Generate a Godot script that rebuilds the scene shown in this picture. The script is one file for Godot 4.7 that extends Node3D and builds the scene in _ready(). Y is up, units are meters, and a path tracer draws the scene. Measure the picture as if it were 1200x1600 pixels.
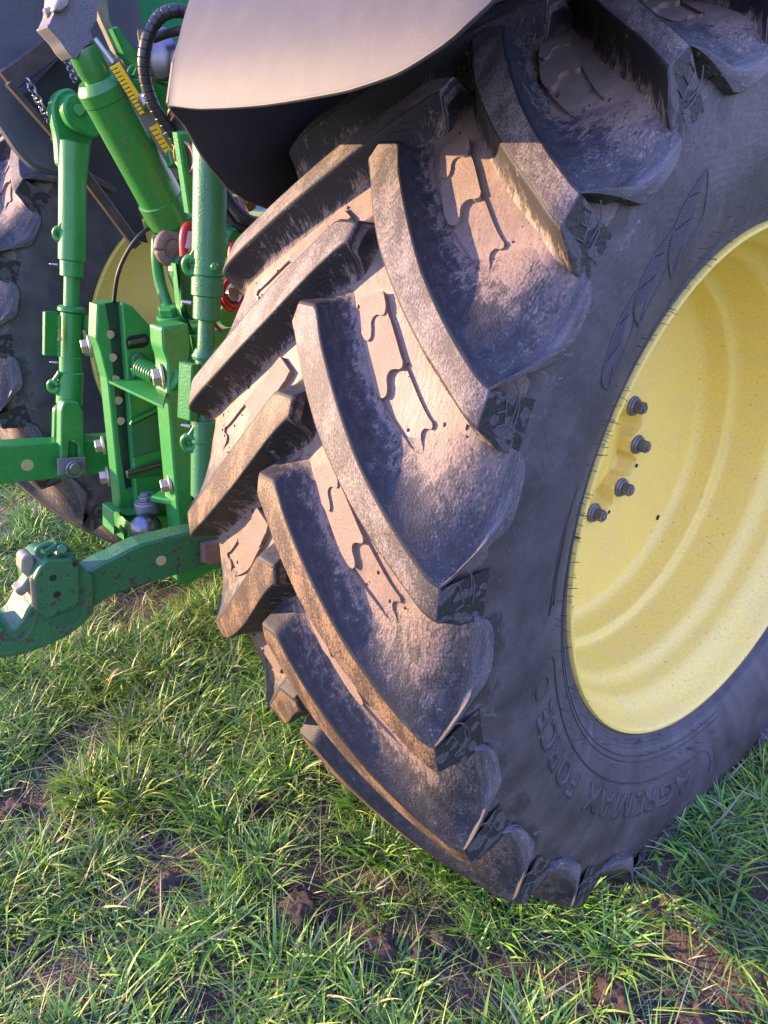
extends Node3D

# ------------------------------------------------------------------ helpers
const PIT := 16.363636
const AXLE := Vector3(0, 0.92, 0)
var counts := {}
var origin_of := {}
var M := {}
var tractor: Node3D
var rng := RandomNumberGenerator.new()

class Buf:
	var v := PackedVector3Array()
	var n := PackedVector3Array()
	var uv := PackedVector2Array()
	var c := PackedColorArray()
	var ix := PackedInt32Array()
	var colored := false

	func grid(P: Array, U = null, C = null, flip := false) -> void:
		var rows := P.size()
		var cols: int = P[0].size()
		var base := v.size()
		for i in rows:
			var pr: PackedVector3Array = P[i]
			var pa: PackedVector3Array = P[maxi(i - 1, 0)]
			var pb: PackedVector3Array = P[mini(i + 1, rows - 1)]
			for j in cols:
				var du: Vector3 = pr[mini(j + 1, cols - 1)] - pr[maxi(j - 1, 0)]
				var dv: Vector3 = pb[j] - pa[j]
				var nn := du.cross(dv)
				nn = nn.normalized() if nn.length_squared() > 1e-20 else Vector3.UP
				n.append(-nn if flip else nn)
			v.append_array(pr)
			if U != null:
				uv.append_array(U[i])
			else:
				for j in cols:
					uv.append(Vector2(float(j) / (cols - 1), float(i) / (rows - 1)))
			if C != null:
				colored = true
				c.append_array(C[i])
		for i in rows - 1:
			for j in cols - 1:
				var a := base + i * cols + j
				var d := a + cols
				if flip:
					ix.append_array(PackedInt32Array([a, a + 1, d + 1, a, d + 1, d]))
				else:
					ix.append_array(PackedInt32Array([a, d + 1, a + 1, a, d, d + 1]))

	func tri(a: Vector3, b: Vector3, d: Vector3, nn: Vector3) -> void:
		var base := v.size()
		if (b - a).cross(d - a).dot(nn) > 0.0:
			var t := b
			b = d
			d = t
		v.append_array(PackedVector3Array([a, b, d]))
		n.append_array(PackedVector3Array([nn, nn, nn]))
		uv.append_array(PackedVector2Array([Vector2(a.z, a.y), Vector2(b.z, b.y), Vector2(d.z, d.y)]))
		ix.append_array(PackedInt32Array([base, base + 1, base + 2]))

	func quad(a: Vector3, b: Vector3, d: Vector3, e: Vector3, nn: Vector3) -> void:
		tri(a, b, d, nn)
		tri(a, d, e, nn)

	func lathe(prof: Array, xf: Transform3D, seg := 24, crease := 30.0, uscale := 1.0) -> void:
		# prof: Vector2(radius, height along local y); normals point left of travel
		var runs := []
		var run := [prof[0]]
		for i in range(1, prof.size()):
			run.append(prof[i])
			if i < prof.size() - 1:
				var d0: Vector2 = (prof[i] - prof[i - 1]).normalized()
				var d1: Vector2 = (prof[i + 1] - prof[i]).normalized()
				if absf(rad_to_deg(d0.angle_to(d1))) > crease:
					runs.append(run)
					run = [prof[i]]
		runs.append(run)
		var total := 0.0
		for i in range(1, prof.size()):
			total += prof[i].distance_to(prof[i - 1])
		var acc := 0.0
		for rr in runs:
			var base := v.size()
			for i in rr.size():
				if i > 0:
					acc += rr[i].distance_to(rr[i - 1])
				var d: Vector2 = rr[mini(i + 1, rr.size() - 1)] - rr[maxi(i - 1, 0)]
				d = d.normalized()
				var nr := Vector2(d.y, -d.x)
				for j in seg + 1:
					var a := TAU * j / seg
					v.append(xf * Vector3(cos(a) * rr[i].x, rr[i].y, sin(a) * rr[i].x))
					n.append((xf.basis * Vector3(cos(a) * nr.x, nr.y, sin(a) * nr.x)).normalized())
					uv.append(Vector2(uscale * j / seg, acc / maxf(total, 1e-6)))
			for i in rr.size() - 1:
				for j in seg:
					var a: int = base + i * (seg + 1) + j
					var d: int = a + seg + 1
					ix.append_array(PackedInt32Array([a, a + 1, d + 1, a, d + 1, d]))

	func rod(a: Vector3, b: Vector3, r: float, r2 := -1.0, seg := 20, bev := 0.002) -> void:
		if r2 < 0.0:
			r2 = r
		var L := a.distance_to(b)
		lathe([Vector2(0, 0), Vector2(r - bev, 0), Vector2(r, bev), Vector2(r2, L - bev), Vector2(r2 - bev, L), Vector2(0, L)], Buf.along(a, b), seg)

	func tube(pts: Array, r: float, seg := 10, ring := 0.0, period := 0.0, depth := 0.0) -> void:
		var P := []
		var U := []
		var prev := Vector3.ZERO
		var dist := 0.0
		for i in pts.size():
			var t: Vector3 = (pts[mini(i + 1, pts.size() - 1)] - pts[maxi(i - 1, 0)]).normalized()
			if prev == Vector3.ZERO:
				prev = t.cross(Vector3(0.31, 0.87, 0.4)).normalized()
			prev = (prev - t * prev.dot(t)).normalized()
			var s := t.cross(prev)
			if i > 0:
				dist += pts[i].distance_to(pts[i - 1])
			var rr := r
			if period > 0.0:
				var ph := fmod(dist, period) / period
				rr = r - (depth if ph < ring else 0.0)
			var row := PackedVector3Array()
			var ur := PackedVector2Array()
			for j in seg + 1:
				var a := TAU * j / seg
				row.append(pts[i] + (prev * cos(a) + s * sin(a)) * rr)
				ur.append(Vector2(float(j) / seg, dist * 4.0))
			P.append(row)
			U.append(ur)
		var cap0 := PackedVector3Array()
		var cap1 := PackedVector3Array()
		for j in seg + 1:
			cap0.append(pts[0])
			cap1.append(pts[pts.size() - 1])
		P.push_front(cap0)
		P.append(cap1)
		U.push_front(U[0])
		U.append(U[U.size() - 1])
		grid(P, U)

	func plate(poly_in: Array, x0: float, x1: float, bev := 0.003, xf := Transform3D.IDENTITY) -> void:
		# poly: Vector2(z, y) outline extruded along local x
		var poly := PackedVector2Array(poly_in)
		if Geometry2D.is_polygon_clockwise(poly):
			poly.reverse()
		var k := poly.size()
		var ins := PackedVector2Array()
		for i in k:
			var p := poly[i]
			var d0 := (p - poly[(i + k - 1) % k]).normalized()
			var d1 := (poly[(i + 1) % k] - p).normalized()
			var n0 := Vector2(-d0.y, d0.x)
			var n1 := Vector2(-d1.y, d1.x)
			var m := n0 + n1
			m = m.normalized() if m.length() > 0.01 else n0
			var ca := maxf(m.dot(n0), 0.5)
			ins.append(p + m * (bev / ca))
		if Geometry2D.is_polygon_clockwise(ins):
			ins.reverse()
		var tris := Geometry2D.triangulate_polygon(ins)
		if tris.is_empty():
			ins = poly
			tris = Geometry2D.triangulate_polygon(ins)
		var lo := minf(x0, x1)
		var hi := maxf(x0, x1)
		for side in [0, 1]:
			var x := hi if side == 1 else lo
			var nn := xf.basis * Vector3(1 if side == 1 else -1, 0, 0)
			for t in range(0, tris.size(), 3):
				var q := []
				for e in 3:
					var w := ins[tris[t + e]]
					q.append(xf * Vector3(x, w.y, w.x))
				tri(q[0], q[1], q[2], nn.normalized())
		for i in k:
			var a := poly[i]
			var b := poly[(i + 1) % k]
			var ai := ins[i]
			var bi := ins[(i + 1) % k]
			var d := (b - a).normalized()
			var o2 := Vector2(d.y, -d.x)
			var nn := xf.basis * Vector3(0, o2.y, o2.x)
			var A0 := xf * Vector3(lo + bev, a.y, a.x)
			var B0 := xf * Vector3(lo + bev, b.y, b.x)
			var A1 := xf * Vector3(hi - bev, a.y, a.x)
			var B1 := xf * Vector3(hi - bev, b.y, b.x)
			quad(A0, B0, B1, A1, nn.normalized())
			var nb := (nn + xf.basis.x).normalized()
			quad(A1, B1, xf * Vector3(hi, bi.y, bi.x), xf * Vector3(hi, ai.y, ai.x), nb)
			nb = (nn - xf.basis.x).normalized()
			quad(A0, B0, xf * Vector3(lo, bi.y, bi.x), xf * Vector3(lo, ai.y, ai.x), nb)

	func box(xf: Transform3D, size: Vector3, bev := 0.003) -> void:
		var h := size * 0.5
		plate([Vector2(-h.z, -h.y), Vector2(h.z, -h.y), Vector2(h.z, h.y), Vector2(-h.z, h.y)], -h.x, h.x, bev, xf)

	func bar(a: Vector3, b: Vector3, w: float, t: float, up := Vector3.RIGHT, bev := 0.002) -> void:
		# rectangular bar from a to b; t along «up», w across
		var y := (b - a).normalized()
		var x := (up - y * up.dot(y)).normalized()
		var z := x.cross(y)
		box(Transform3D(Basis(x, y, z), (a + b) * 0.5), Vector3(t, a.distance_to(b), w), bev)

	func hexbolt(at: Vector3, dir: Vector3, r: float, h: float, washer := 1.45) -> void:
		var xf := Buf.along(at, at + dir)
		if washer > 0.0:
			lathe([Vector2(0, 0), Vector2(r * washer, 0), Vector2(r * washer, h * 0.25), Vector2(r * washer * 0.93, h * 0.32), Vector2(0, h * 0.32)], xf, 24)
		var p := []
		for i in 6:
			p.append(Vector2(cos(TAU * i / 6), sin(TAU * i / 6)) * r)
		plate(p, h * 0.3, h * 1.1, r * 0.09, xf * Transform3D(Basis(Vector3(0, 1, 0), Vector3(1, 0, 0), Vector3(0, 0, -1)), Vector3.ZERO))

	static func along(a: Vector3, b: Vector3) -> Transform3D:
		var y := (b - a).normalized()
		var x := y.cross(Vector3(0.2, 0.1, 1)).normalized()
		return Transform3D(Basis(x, y, x.cross(y)), a)

	func mesh() -> ArrayMesh:
		var arr := []
		arr.resize(Mesh.ARRAY_MAX)
		arr[Mesh.ARRAY_VERTEX] = v
		arr[Mesh.ARRAY_NORMAL] = n
		arr[Mesh.ARRAY_TEX_UV] = uv
		if colored and c.size() == v.size():
			arr[Mesh.ARRAY_COLOR] = c
		arr[Mesh.ARRAY_INDEX] = ix
		var m := ArrayMesh.new()
		m.add_surface_from_arrays(Mesh.PRIMITIVE_TRIANGLES, arr)
		return m


func lin(r: float, g: float, b: float) -> Color:
	return Color(r, g, b).linear_to_srgb()


func numbered(called: String) -> String:
	var k: int = counts.get(called, 0)
	counts[called] = k + 1
	return called if k == 0 else "%s_%03d" % [called, k]


func tag(o: Node, label: String, category := "", group := "", kind := "") -> void:
	if label:
		o.set_meta("label", label)
	if category:
		o.set_meta("category", category)
	if group:
		o.set_meta("group", group)
	if kind:
		o.set_meta("kind", kind)


func part(called: String, b, mat: Material, parent: Node3D = null) -> MeshInstance3D:
	# a part whose mesh is given in world axes; it is placed relative to its parent's origin
	var o := MeshInstance3D.new()
	o.mesh = b.mesh() if b is Buf else b
	o.material_override = mat
	o.name = numbered(called)
	var p: Node3D = parent if parent else tractor
	p.add_child(o, true)
	var at: Vector3 = origin_of.get(p, Vector3.ZERO)
	o.position = -at
	origin_of[o] = Vector3.ZERO
	return o


func rounded(poly: Array, r: float, seg := 4) -> Array:
	var outp := []
	var k := poly.size()
	for i in k:
		var p: Vector2 = poly[i]
		var a: Vector2 = poly[(i + k - 1) % k]
		var b: Vector2 = poly[(i + 1) % k]
		var ra := minf(r, p.distance_to(a) * 0.45)
		var rb := minf(r, p.distance_to(b) * 0.45)
		var pa := p + (a - p).normalized() * ra
		var pb := p + (b - p).normalized() * rb
		for s in seg + 1:
			var t := float(s) / seg
			outp.append(pa.lerp(p, t).lerp(p.lerp(pb, t), t))
	return outp


func spline(pts: Array, per := 8) -> Array:
	var outp := []
	for i in pts.size() - 1:
		var p0 = pts[maxi(i - 1, 0)]
		var p3 = pts[mini(i + 2, pts.size() - 1)]
		for s in per:
			outp.append(pts[i].cubic_interpolate(pts[i + 1], p0, p3, float(s) / per))
	outp.append(pts[pts.size() - 1])
	return outp


func pick(tab: Array, x: float) -> float:
	# piecewise linear look-up with a little smoothing between knots
	if x <= tab[0].x:
		var s0: float = (tab[1].y - tab[0].y) / (tab[1].x - tab[0].x)
		return tab[0].y + s0 * (x - tab[0].x)
	for i in tab.size() - 1:
		if x <= tab[i + 1].x:
			var t: float = (x - tab[i].x) / (tab[i + 1].x - tab[i].x)
			var y0: float = tab[maxi(i - 1, 0)].y
			var y3: float = tab[mini(i + 2, tab.size() - 1)].y
			return lerpf(cubic_interpolate(tab[i].y, tab[i + 1].y, y0, y3, t), lerpf(tab[i].y, tab[i + 1].y, t), 0.3)
	return tab[tab.size() - 1].y


# ------------------------------------------------------------------ textures
func noise_bytes(w: int, h: int, freq: float, s: int, oct := 4, type := FastNoiseLite.TYPE_SIMPLEX_SMOOTH, fw := -1, fh := -1, ridged := false) -> PackedByteArray:
	var f := FastNoiseLite.new()
	f.seed = s
	f.noise_type = type
	f.frequency = freq
	f.fractal_octaves = oct
	f.fractal_type = FastNoiseLite.FRACTAL_RIDGED if ridged else (FastNoiseLite.FRACTAL_FBM if oct > 1 else FastNoiseLite.FRACTAL_NONE)
	var im := f.get_image(fw if fw > 0 else w, fh if fh > 0 else h, false, false, true)
	im.convert(Image.FORMAT_L8)
	if fw > 0 or fh > 0:
		im.resize(w, h, Image.INTERPOLATE_CUBIC)
	return im.get_data()


func bump(w: int, h: int, freq: float, s: int, oct: int, strength: float) -> ImageTexture:
	var f := FastNoiseLite.new()
	f.seed = s
	f.frequency = freq
	f.fractal_octaves = oct
	f.noise_type = FastNoiseLite.TYPE_SIMPLEX_SMOOTH
	var im := f.get_seamless_image(w, h)
	im.convert(Image.FORMAT_RGBA8)
	im.bump_map_to_normal_map(strength)
	return ImageTexture.create_from_image(im)


func tex(w: int, h: int, data: PackedByteArray) -> ImageTexture:
	return ImageTexture.create_from_image(Image.create_from_data(w, h, false, Image.FORMAT_RGB8, data))


func paint_tex(base: Color, dust: Color, chip: Color, chips: float, s: int, mottled := 0.12) -> ImageTexture:
	var w := 512
	var f1 := FastNoiseLite.new()
	f1.seed = s
	f1.frequency = 0.009
	f1.fractal_octaves = 4
	var n1 := f1.get_seamless_image(w, w).get_data()
	f1.seed = s + 5
	f1.frequency = 0.03
	f1.fractal_octaves = 3
	var n2 := f1.get_seamless_image(w, w).get_data()
	f1.seed = s + 9
	f1.frequency = 0.12
	var n3 := f1.get_seamless_image(w, w).get_data()
	var out := PackedByteArray()
	out.resize(w * w * 3)
	for i in w * w:
		var a := n1[i] / 255.0
		var b := n2[i] / 255.0
		var d := n3[i] / 255.0
		var c := base.lerp(dust, clampf((a - 0.45) * 1.1 + (d - 0.5) * 0.3, 0.0, 1.0) * 0.25)
		c = c * (1.0 - mottled + 2.0 * mottled * (0.5 * b + 0.5 * d))
		if chips > 0.0:
			var e := b * 0.75 + a * 0.3 + d * 0.12
			if e > 1.0 - chips:
				c = c.lerp(chip * (0.6 + 0.7 * d), clampf((e - 1.0 + chips) * 30.0, 0.0, 1.0))
		out[i * 3] = clampi(int(c.r * 255), 0, 255)
		out[i * 3 + 1] = clampi(int(c.g * 255), 0, 255)
		out[i * 3 + 2] = clampi(int(c.b * 255), 0, 255)
	return tex(w, w, out)


func tri_mat(t: Texture2D, rough: float, scale: float, metal := 0.0, nrm: Texture2D = null, ns := 0.4) -> StandardMaterial3D:
	var m := StandardMaterial3D.new()
	m.albedo_texture = t
	m.roughness = rough
	m.metallic = metal
	m.uv1_triplanar = true
	m.uv1_scale = Vector3.ONE * scale
	if nrm:
		m.normal_enabled = true
		m.normal_texture = nrm
		m.normal_scale = ns
	return m


func plain(c: Color, rough := 0.5, metal := 0.0) -> StandardMaterial3D:
	var m := StandardMaterial3D.new()
	m.albedo_color = c
	m.roughness = rough
	m.metallic = metal
	return m


func lug_tex(s: int, tan_c: Color, dark_c: Color, top_c: Color, top_d: Color, topmix: float) -> ImageTexture:
	# u along the lug (0.78 and beyond: the shoulder that runs down the side wall), v across it: flank, worn top, flank
	var w := 1024
	var h := 384
	var lowf := noise_bytes(w, h, 0.008, s, 4)
	var midf := noise_bytes(w, h, 0.03, s + 1, 3)
	var fine := noise_bytes(w, h, 0.16, s + 2, 2)
	var brush := noise_bytes(w, h, 0.12, s + 3, 3, FastNoiseLite.TYPE_SIMPLEX_SMOOTH, w, 130)
	var sq := noise_bytes(w, h, 0.02, s + 4, 3)
	var grey := Color(0.335, 0.325, 0.345)
	var film := Color(0.20, 0.19, 0.20)
	var pale := Color(0.66, 0.63, 0.64)
	var out := PackedByteArray()
	out.resize(w * h * 3)
	for y in h:
		var v := float(y) / h
		for x in w:
			var i := y * w + x
			var a := lowf[i] / 255.0
			var b := midf[i] / 255.0
			var d := fine[i] / 255.0
			var e := brush[i] / 255.0
			var c: Color
			if v < 0.40 and v > 0.20:
				var k := clampf((e * 0.45 + d * 0.5 + b * 0.25 - 0.60) * 2.3 + 0.3 + (a - 0.5) * 1.6 + topmix, 0.0, 1.0)
				c = top_d.lerp(top_c, k) * (0.82 + 0.36 * d)
			else:
				var q := (0.20 - v) / 0.20 if v <= 0.20 else (v - 0.40) / 0.60
				if v > 0.40:
					q *= 1.35
				var edge := q + (e - 0.5) * 0.45 + (b - 0.5) * 0.5 + (a - 0.5) * 0.45 + (d - 0.5) * 0.25
				c = dark_c.lerp(tan_c, clampf((edge - 0.55) * 3.2, 0.0, 1.0))
				if v > 0.40:
					c = dark_c.lerp(film, clampf((edge - 0.25) * 3.0, 0.0, 1.0)).lerp(tan_c, clampf((edge - 0.82) * 3.0, 0.0, 1.0))
				c = c * (0.84 + 0.32 * d)
				if absf(sq[i] / 255.0 - 0.5) < 0.012 and a > 0.52 and q < 0.9:
					c = c.lerp(pale, 0.5)
			var u := float(x) / w
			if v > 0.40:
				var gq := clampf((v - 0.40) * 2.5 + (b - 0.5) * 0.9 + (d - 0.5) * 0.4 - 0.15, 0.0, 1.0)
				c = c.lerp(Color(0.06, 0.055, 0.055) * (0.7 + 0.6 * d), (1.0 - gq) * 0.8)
			if u > 0.69 and v <= 0.20:
				c = Color(0.105, 0.10, 0.105) * (0.8 + 0.4 * d)
				var en := absf(sq[i] / 255.0 - 0.5) * 2.0 - (b - 0.5) * 0.5
				if en > 0.30 or v > 0.172 or v < 0.02:
					c = grey * (0.55 + 0.4 * d)
			if u > 0.54 and v > 0.40:
				var g := clampf((u - 0.56) * 6.0 + (b - 0.5) * 1.0 - (v - 0.6) * 0.5, 0.0, 1.0)
				var gc := grey * (0.55 + 0.35 * clampf((u - 0.62) * 4.0, 0.0, 1.0)) * (0.70 + 0.55 * d + (a - 0.5) * 0.5)
				if absf(sq[i] / 255.0 - 0.5) < 0.022 and d > 0.45:
					gc = gc.lerp(pale, 0.55)
				c = c.lerp(gc, g)
			out[i * 3] = clampi(int(c.r * 255), 0, 255)
			out[i * 3 + 1] = clampi(int(c.g * 255), 0, 255)
			out[i * 3 + 2] = clampi(int(c.b * 255), 0, 255)
	return tex(w, h, out)


func carcass_tex() -> ImageTexture:
	# u: 180 degrees round the tyre, v: from the crown (0) to the bead (1)
	var w := 2048
	var h := 768
	var lowf := noise_bytes(w, h, 0.006, 31, 4)
	var midf := noise_bytes(w, h, 0.022, 32, 3)
	var fine := noise_bytes(w, h, 0.2, 33, 2)
	var sq := noise_bytes(w, h, 0.013, 34, 4)
	var rad := noise_bytes(w, h, 0.02, 35, 3, FastNoiseLite.TYPE_SIMPLEX_SMOOTH, w, 110)
	var tan_c := Color(0.475, 0.405, 0.36)
	var dark := Color(0.135, 0.13, 0.135)
	var grime := Color(0.31, 0.285, 0.28)
	var wall := Color(0.245, 0.233, 0.243)
	var pale := Color(0.60, 0.585, 0.60)
	var out := PackedByteArray()
	out.resize(w * h * 3)
	for y in h:
		var v := float(y) / h
		for x in w:
			var i := y * w + x
			var a := lowf[i] / 255.0
			var b := midf[i] / 255.0
			var d := fine[i] / 255.0
			var c: Color
			if v < 0.535 + (midf[i] / 255.0 - 0.5) * 0.05:
				c = tan_c * (0.86 + 0.18 * b + 0.12 * d + (a - 0.5) * 0.25)
				c = c.lerp(grime * (0.8 + 0.4 * d), clampf((v - 0.455) * 14.0 + (b - 0.5), 0.0, 0.85))
				if d < 0.18 and b > 0.5:
					c = c * 0.45
			else:
				var r := rad[i] / 255.0
				c = wall * (0.66 + 0.62 * (a * 0.85 + r * 0.3) + (d - 0.5) * 0.14 + (b - 0.5) * 0.12)
				var near := clampf(1.0 - (v - 0.44) / 0.26, 0.0, 1.0)
				var wet := clampf((near * 0.75 + (a - 0.5) * 1.2 - 0.50) * 6.0, 0.0, 1.0)
				c = c.lerp(dark * (0.8 + 0.5 * d), wet * 0.7)
				var line := absf(sq[i] / 255.0 - 0.5)
				if line < 0.007 and near > 0.35 and b > 0.45:
					c = c.lerp(pale, 0.2 + 0.4 * d)
				c = c.lerp(Color(0.30, 0.295, 0.32) * (0.8 + 0.4 * r), clampf((v - 0.78) * 4.0, 0.0, 0.55))
			out[i * 3] = clampi(int(c.r * 255), 0, 255)
			out[i * 3 + 1] = clampi(int(c.g * 255), 0, 255)
			out[i * 3 + 2] = clampi(int(c.b * 255), 0, 255)
	return tex(w, h, out)


func yellow_tex() -> ImageTexture:
	var w := 1024
	var h := 512
	var lowf := noise_bytes(w, h, 0.006, 61, 4)
	var fine := noise_bytes(w, h, 0.09, 62, 3)
	var out := PackedByteArray()
	out.resize(w * h * 3)
	var base := Color(0.91, 0.815, 0.42)
	var dust := Color(0.875, 0.785, 0.50)
	for i in w * h:
		var a := lowf[i] / 255.0
		var d := fine[i] / 255.0
		var c := base.lerp(dust, clampf((a - 0.35) * 1.6, 0.0, 1.0) * 0.5) * (0.96 + 0.08 * d)
		out[i * 3] = clampi(int(c.r * 255), 0, 255)
		out[i * 3 + 1] = clampi(int(c.g * 255), 0, 255)
		out[i * 3 + 2] = clampi(int(c.b * 255), 0, 255)
	for k in 90:
		var mx := rng.randi_range(4, w - 8)
		var my := rng.randi_range(4, h - 8)
		var mr := rng.randf_range(0.8, 2.6)
		for yy in range(-3, 4):
			for xx in range(-3, 4):
				if Vector2(xx * 1.6, yy).length() < mr * rng.randf_range(0.7, 1.2):
					var j := ((my + yy) * w + mx + xx) * 3
					out[j] = int(out[j] * 0.66)
					out[j + 1] = int(out[j + 1] * 0.62)
					out[j + 2] = int(out[j + 2] * 0.66)
	for k in 520:
		var x := rng.randi_range(2, w - 8)
		var y := rng.randi_range(2, h - 8)
		var L := rng.randi_range(1, 4)
		var dx := rng.randi_range(-1, 1)
		var f := rng.randf_range(0.3, 0.75)
		for t in L:
			var j := ((y + t) * w + clampi(x + (dx * t) / 2, 0, w - 1)) * 3
			for e in 3:
				out[j + e] = int(out[j + e] * f)
	return tex(w, h, out)


func grain_tex(base: Color, dust: Color, s: int, w := 512) -> ImageTexture:
	var f := FastNoiseLite.new()
	f.seed = s
	f.frequency = 0.008
	f.fractal_octaves = 5
	var n1 := f.get_seamless_image(w, w).get_data()
	f.seed = s + 1
	f.frequency = 0.15
	f.fractal_octaves = 2
	var n2 := f.get_seamless_image(w, w).get_data()
	var out := PackedByteArray()
	out.resize(w * w * 3)
	for i in w * w:
		var a := n1[i] / 255.0
		var d := n2[i] / 255.0
		var c := base.lerp(dust, clampf((a - 0.3) * 1.4, 0.0, 1.0)) * (0.88 + 0.24 * d)
		out[i * 3] = clampi(int(c.r * 255), 0, 255)
		out[i * 3 + 1] = clampi(int(c.g * 255), 0, 255)
		out[i * 3 + 2] = clampi(int(c.b * 255), 0, 255)
	return tex(w, w, out)


func guard_tex() -> ImageTexture:
	var im := (grain_tex(Color(0.222, 0.225, 0.258), Color(0.262, 0.258, 0.285), 75, 1024) as ImageTexture).get_image()
	for k in 70:
		var p := Vector2(rng.randf() * 1024.0, rng.randf() * 1024.0)
		var a := rng.randf() * TAU
		var f := 1.25 if rng.randf() < 0.6 else 0.72
		for t in rng.randi_range(15, 120):
			a += rng.randf_range(-0.05, 0.05)
			p += Vector2(cos(a), sin(a))
			var x := posmod(int(p.x), 1024)
			var y := posmod(int(p.y), 1024)
			im.set_pixel(x, y, im.get_pixel(x, y) * f)
	return ImageTexture.create_from_image(im)


# ------------------------------------------------------------------ tyre
var LOWER := [Vector2(-0.03, 61.2), Vector2(0, 59.5), Vector2(0.05, 56.1), Vector2(0.1, 52.9), Vector2(0.15, 50.2), Vector2(0.2, 47.7), Vector2(0.25, 45.4), Vector2(0.3, 43.3), Vector2(0.363, 40.7)]
var UPPER := [Vector2(0.017, 63.3), Vector2(0.06, 60.3), Vector2(0.1, 57.7), Vector2(0.15, 54.6), Vector2(0.2, 51.6), Vector2(0.25, 49.0), Vector2(0.3, 46.6), Vector2(0.363, 44.1)]
var WALL := [Vector2(0, 0.925), Vector2(0.1, 0.9222), Vector2(0.2, 0.9138), Vector2(0.28, 0.904), Vector2(0.322, 0.896), Vector2(0.343, 0.883), Vector2(0.3555, 0.862), Vector2(0.3625, 0.835), Vector2(0.367, 0.80), Vector2(0.3695, 0.766), Vector2(0.369, 0.73), Vector2(0.363, 0.69), Vector2(0.351, 0.65), Vector2(0.336, 0.615), Vector2(0.325, 0.594), Vector2(0.321, 0.590), Vector2(0.3185, 0.583), Vector2(0.3155, 0.582), Vector2(0.314, 0.575), Vector2(0.311, 0.574), Vector2(0.309, 0.566), Vector2(0.302, 0.560), Vector2(0.29, 0.557)]
var wall_pts := []


func pol(x: float, deg: float, r: float) -> Vector3:
	var a := deg_to_rad(deg)
	return Vector3(x, r * sin(a), r * cos(a))


func top_r(x: float) -> float:
	return 0.98 - 0.2808 * x * x


func wall_r(x: float) -> float:
	# radius of the bare casing under the tread at x
	x = absf(x)
	if x > 0.366:
		return 0.81
	for i in wall_pts.size() - 1:
		if wall_pts[i + 1].x >= x and wall_pts[i + 1].x > wall_pts[i].x:
			return lerpf(wall_pts[i].y, wall_pts[i + 1].y, (x - wall_pts[i].x) / (wall_pts[i + 1].x - wall_pts[i].x))
	return 0.83


func wall_x(r: float) -> float:
	# half width of the casing at radius r (side wall)
	for i in wall_pts.size() - 1:
		if wall_pts[i].y >= r and wall_pts[i + 1].y <= r:
			return lerpf(wall_pts[i].x, wall_pts[i + 1].x, (wall_pts[i].y - r) / maxf(wall_pts[i].y - wall_pts[i + 1].y, 1e-6))
	return 0.3


func carcass() -> Buf:
	var b := Buf.new()
	var s := [0.0]
	for i in range(1, wall_pts.size()):
		s.append(s[i - 1] + wall_pts[i].distance_to(wall_pts[i - 1]))
	var L: float = s[s.size() - 1]
	var degs := []
	var d := -100.0
	while d < 118.0:
		degs.append(d)
		d += 0.75
	while d < 260.0:
		degs.append(d)
		d += 3.0
	degs.append(260.0)
	for side in [1, -1]:
		var P := []
		var U := []
		for dg in degs:
			var row := PackedVector3Array()
			var ur := PackedVector2Array()
			for i in wall_pts.size():
				row.append(pol(wall_pts[i].x * side, dg, wall_pts[i].y))
				ur.append(Vector2(dg / 180.0 + 0.5, s[i] / L))
			P.append(row)
			U.append(ur)
		b.grid(P, U, null, side == -1)
	return b


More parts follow.
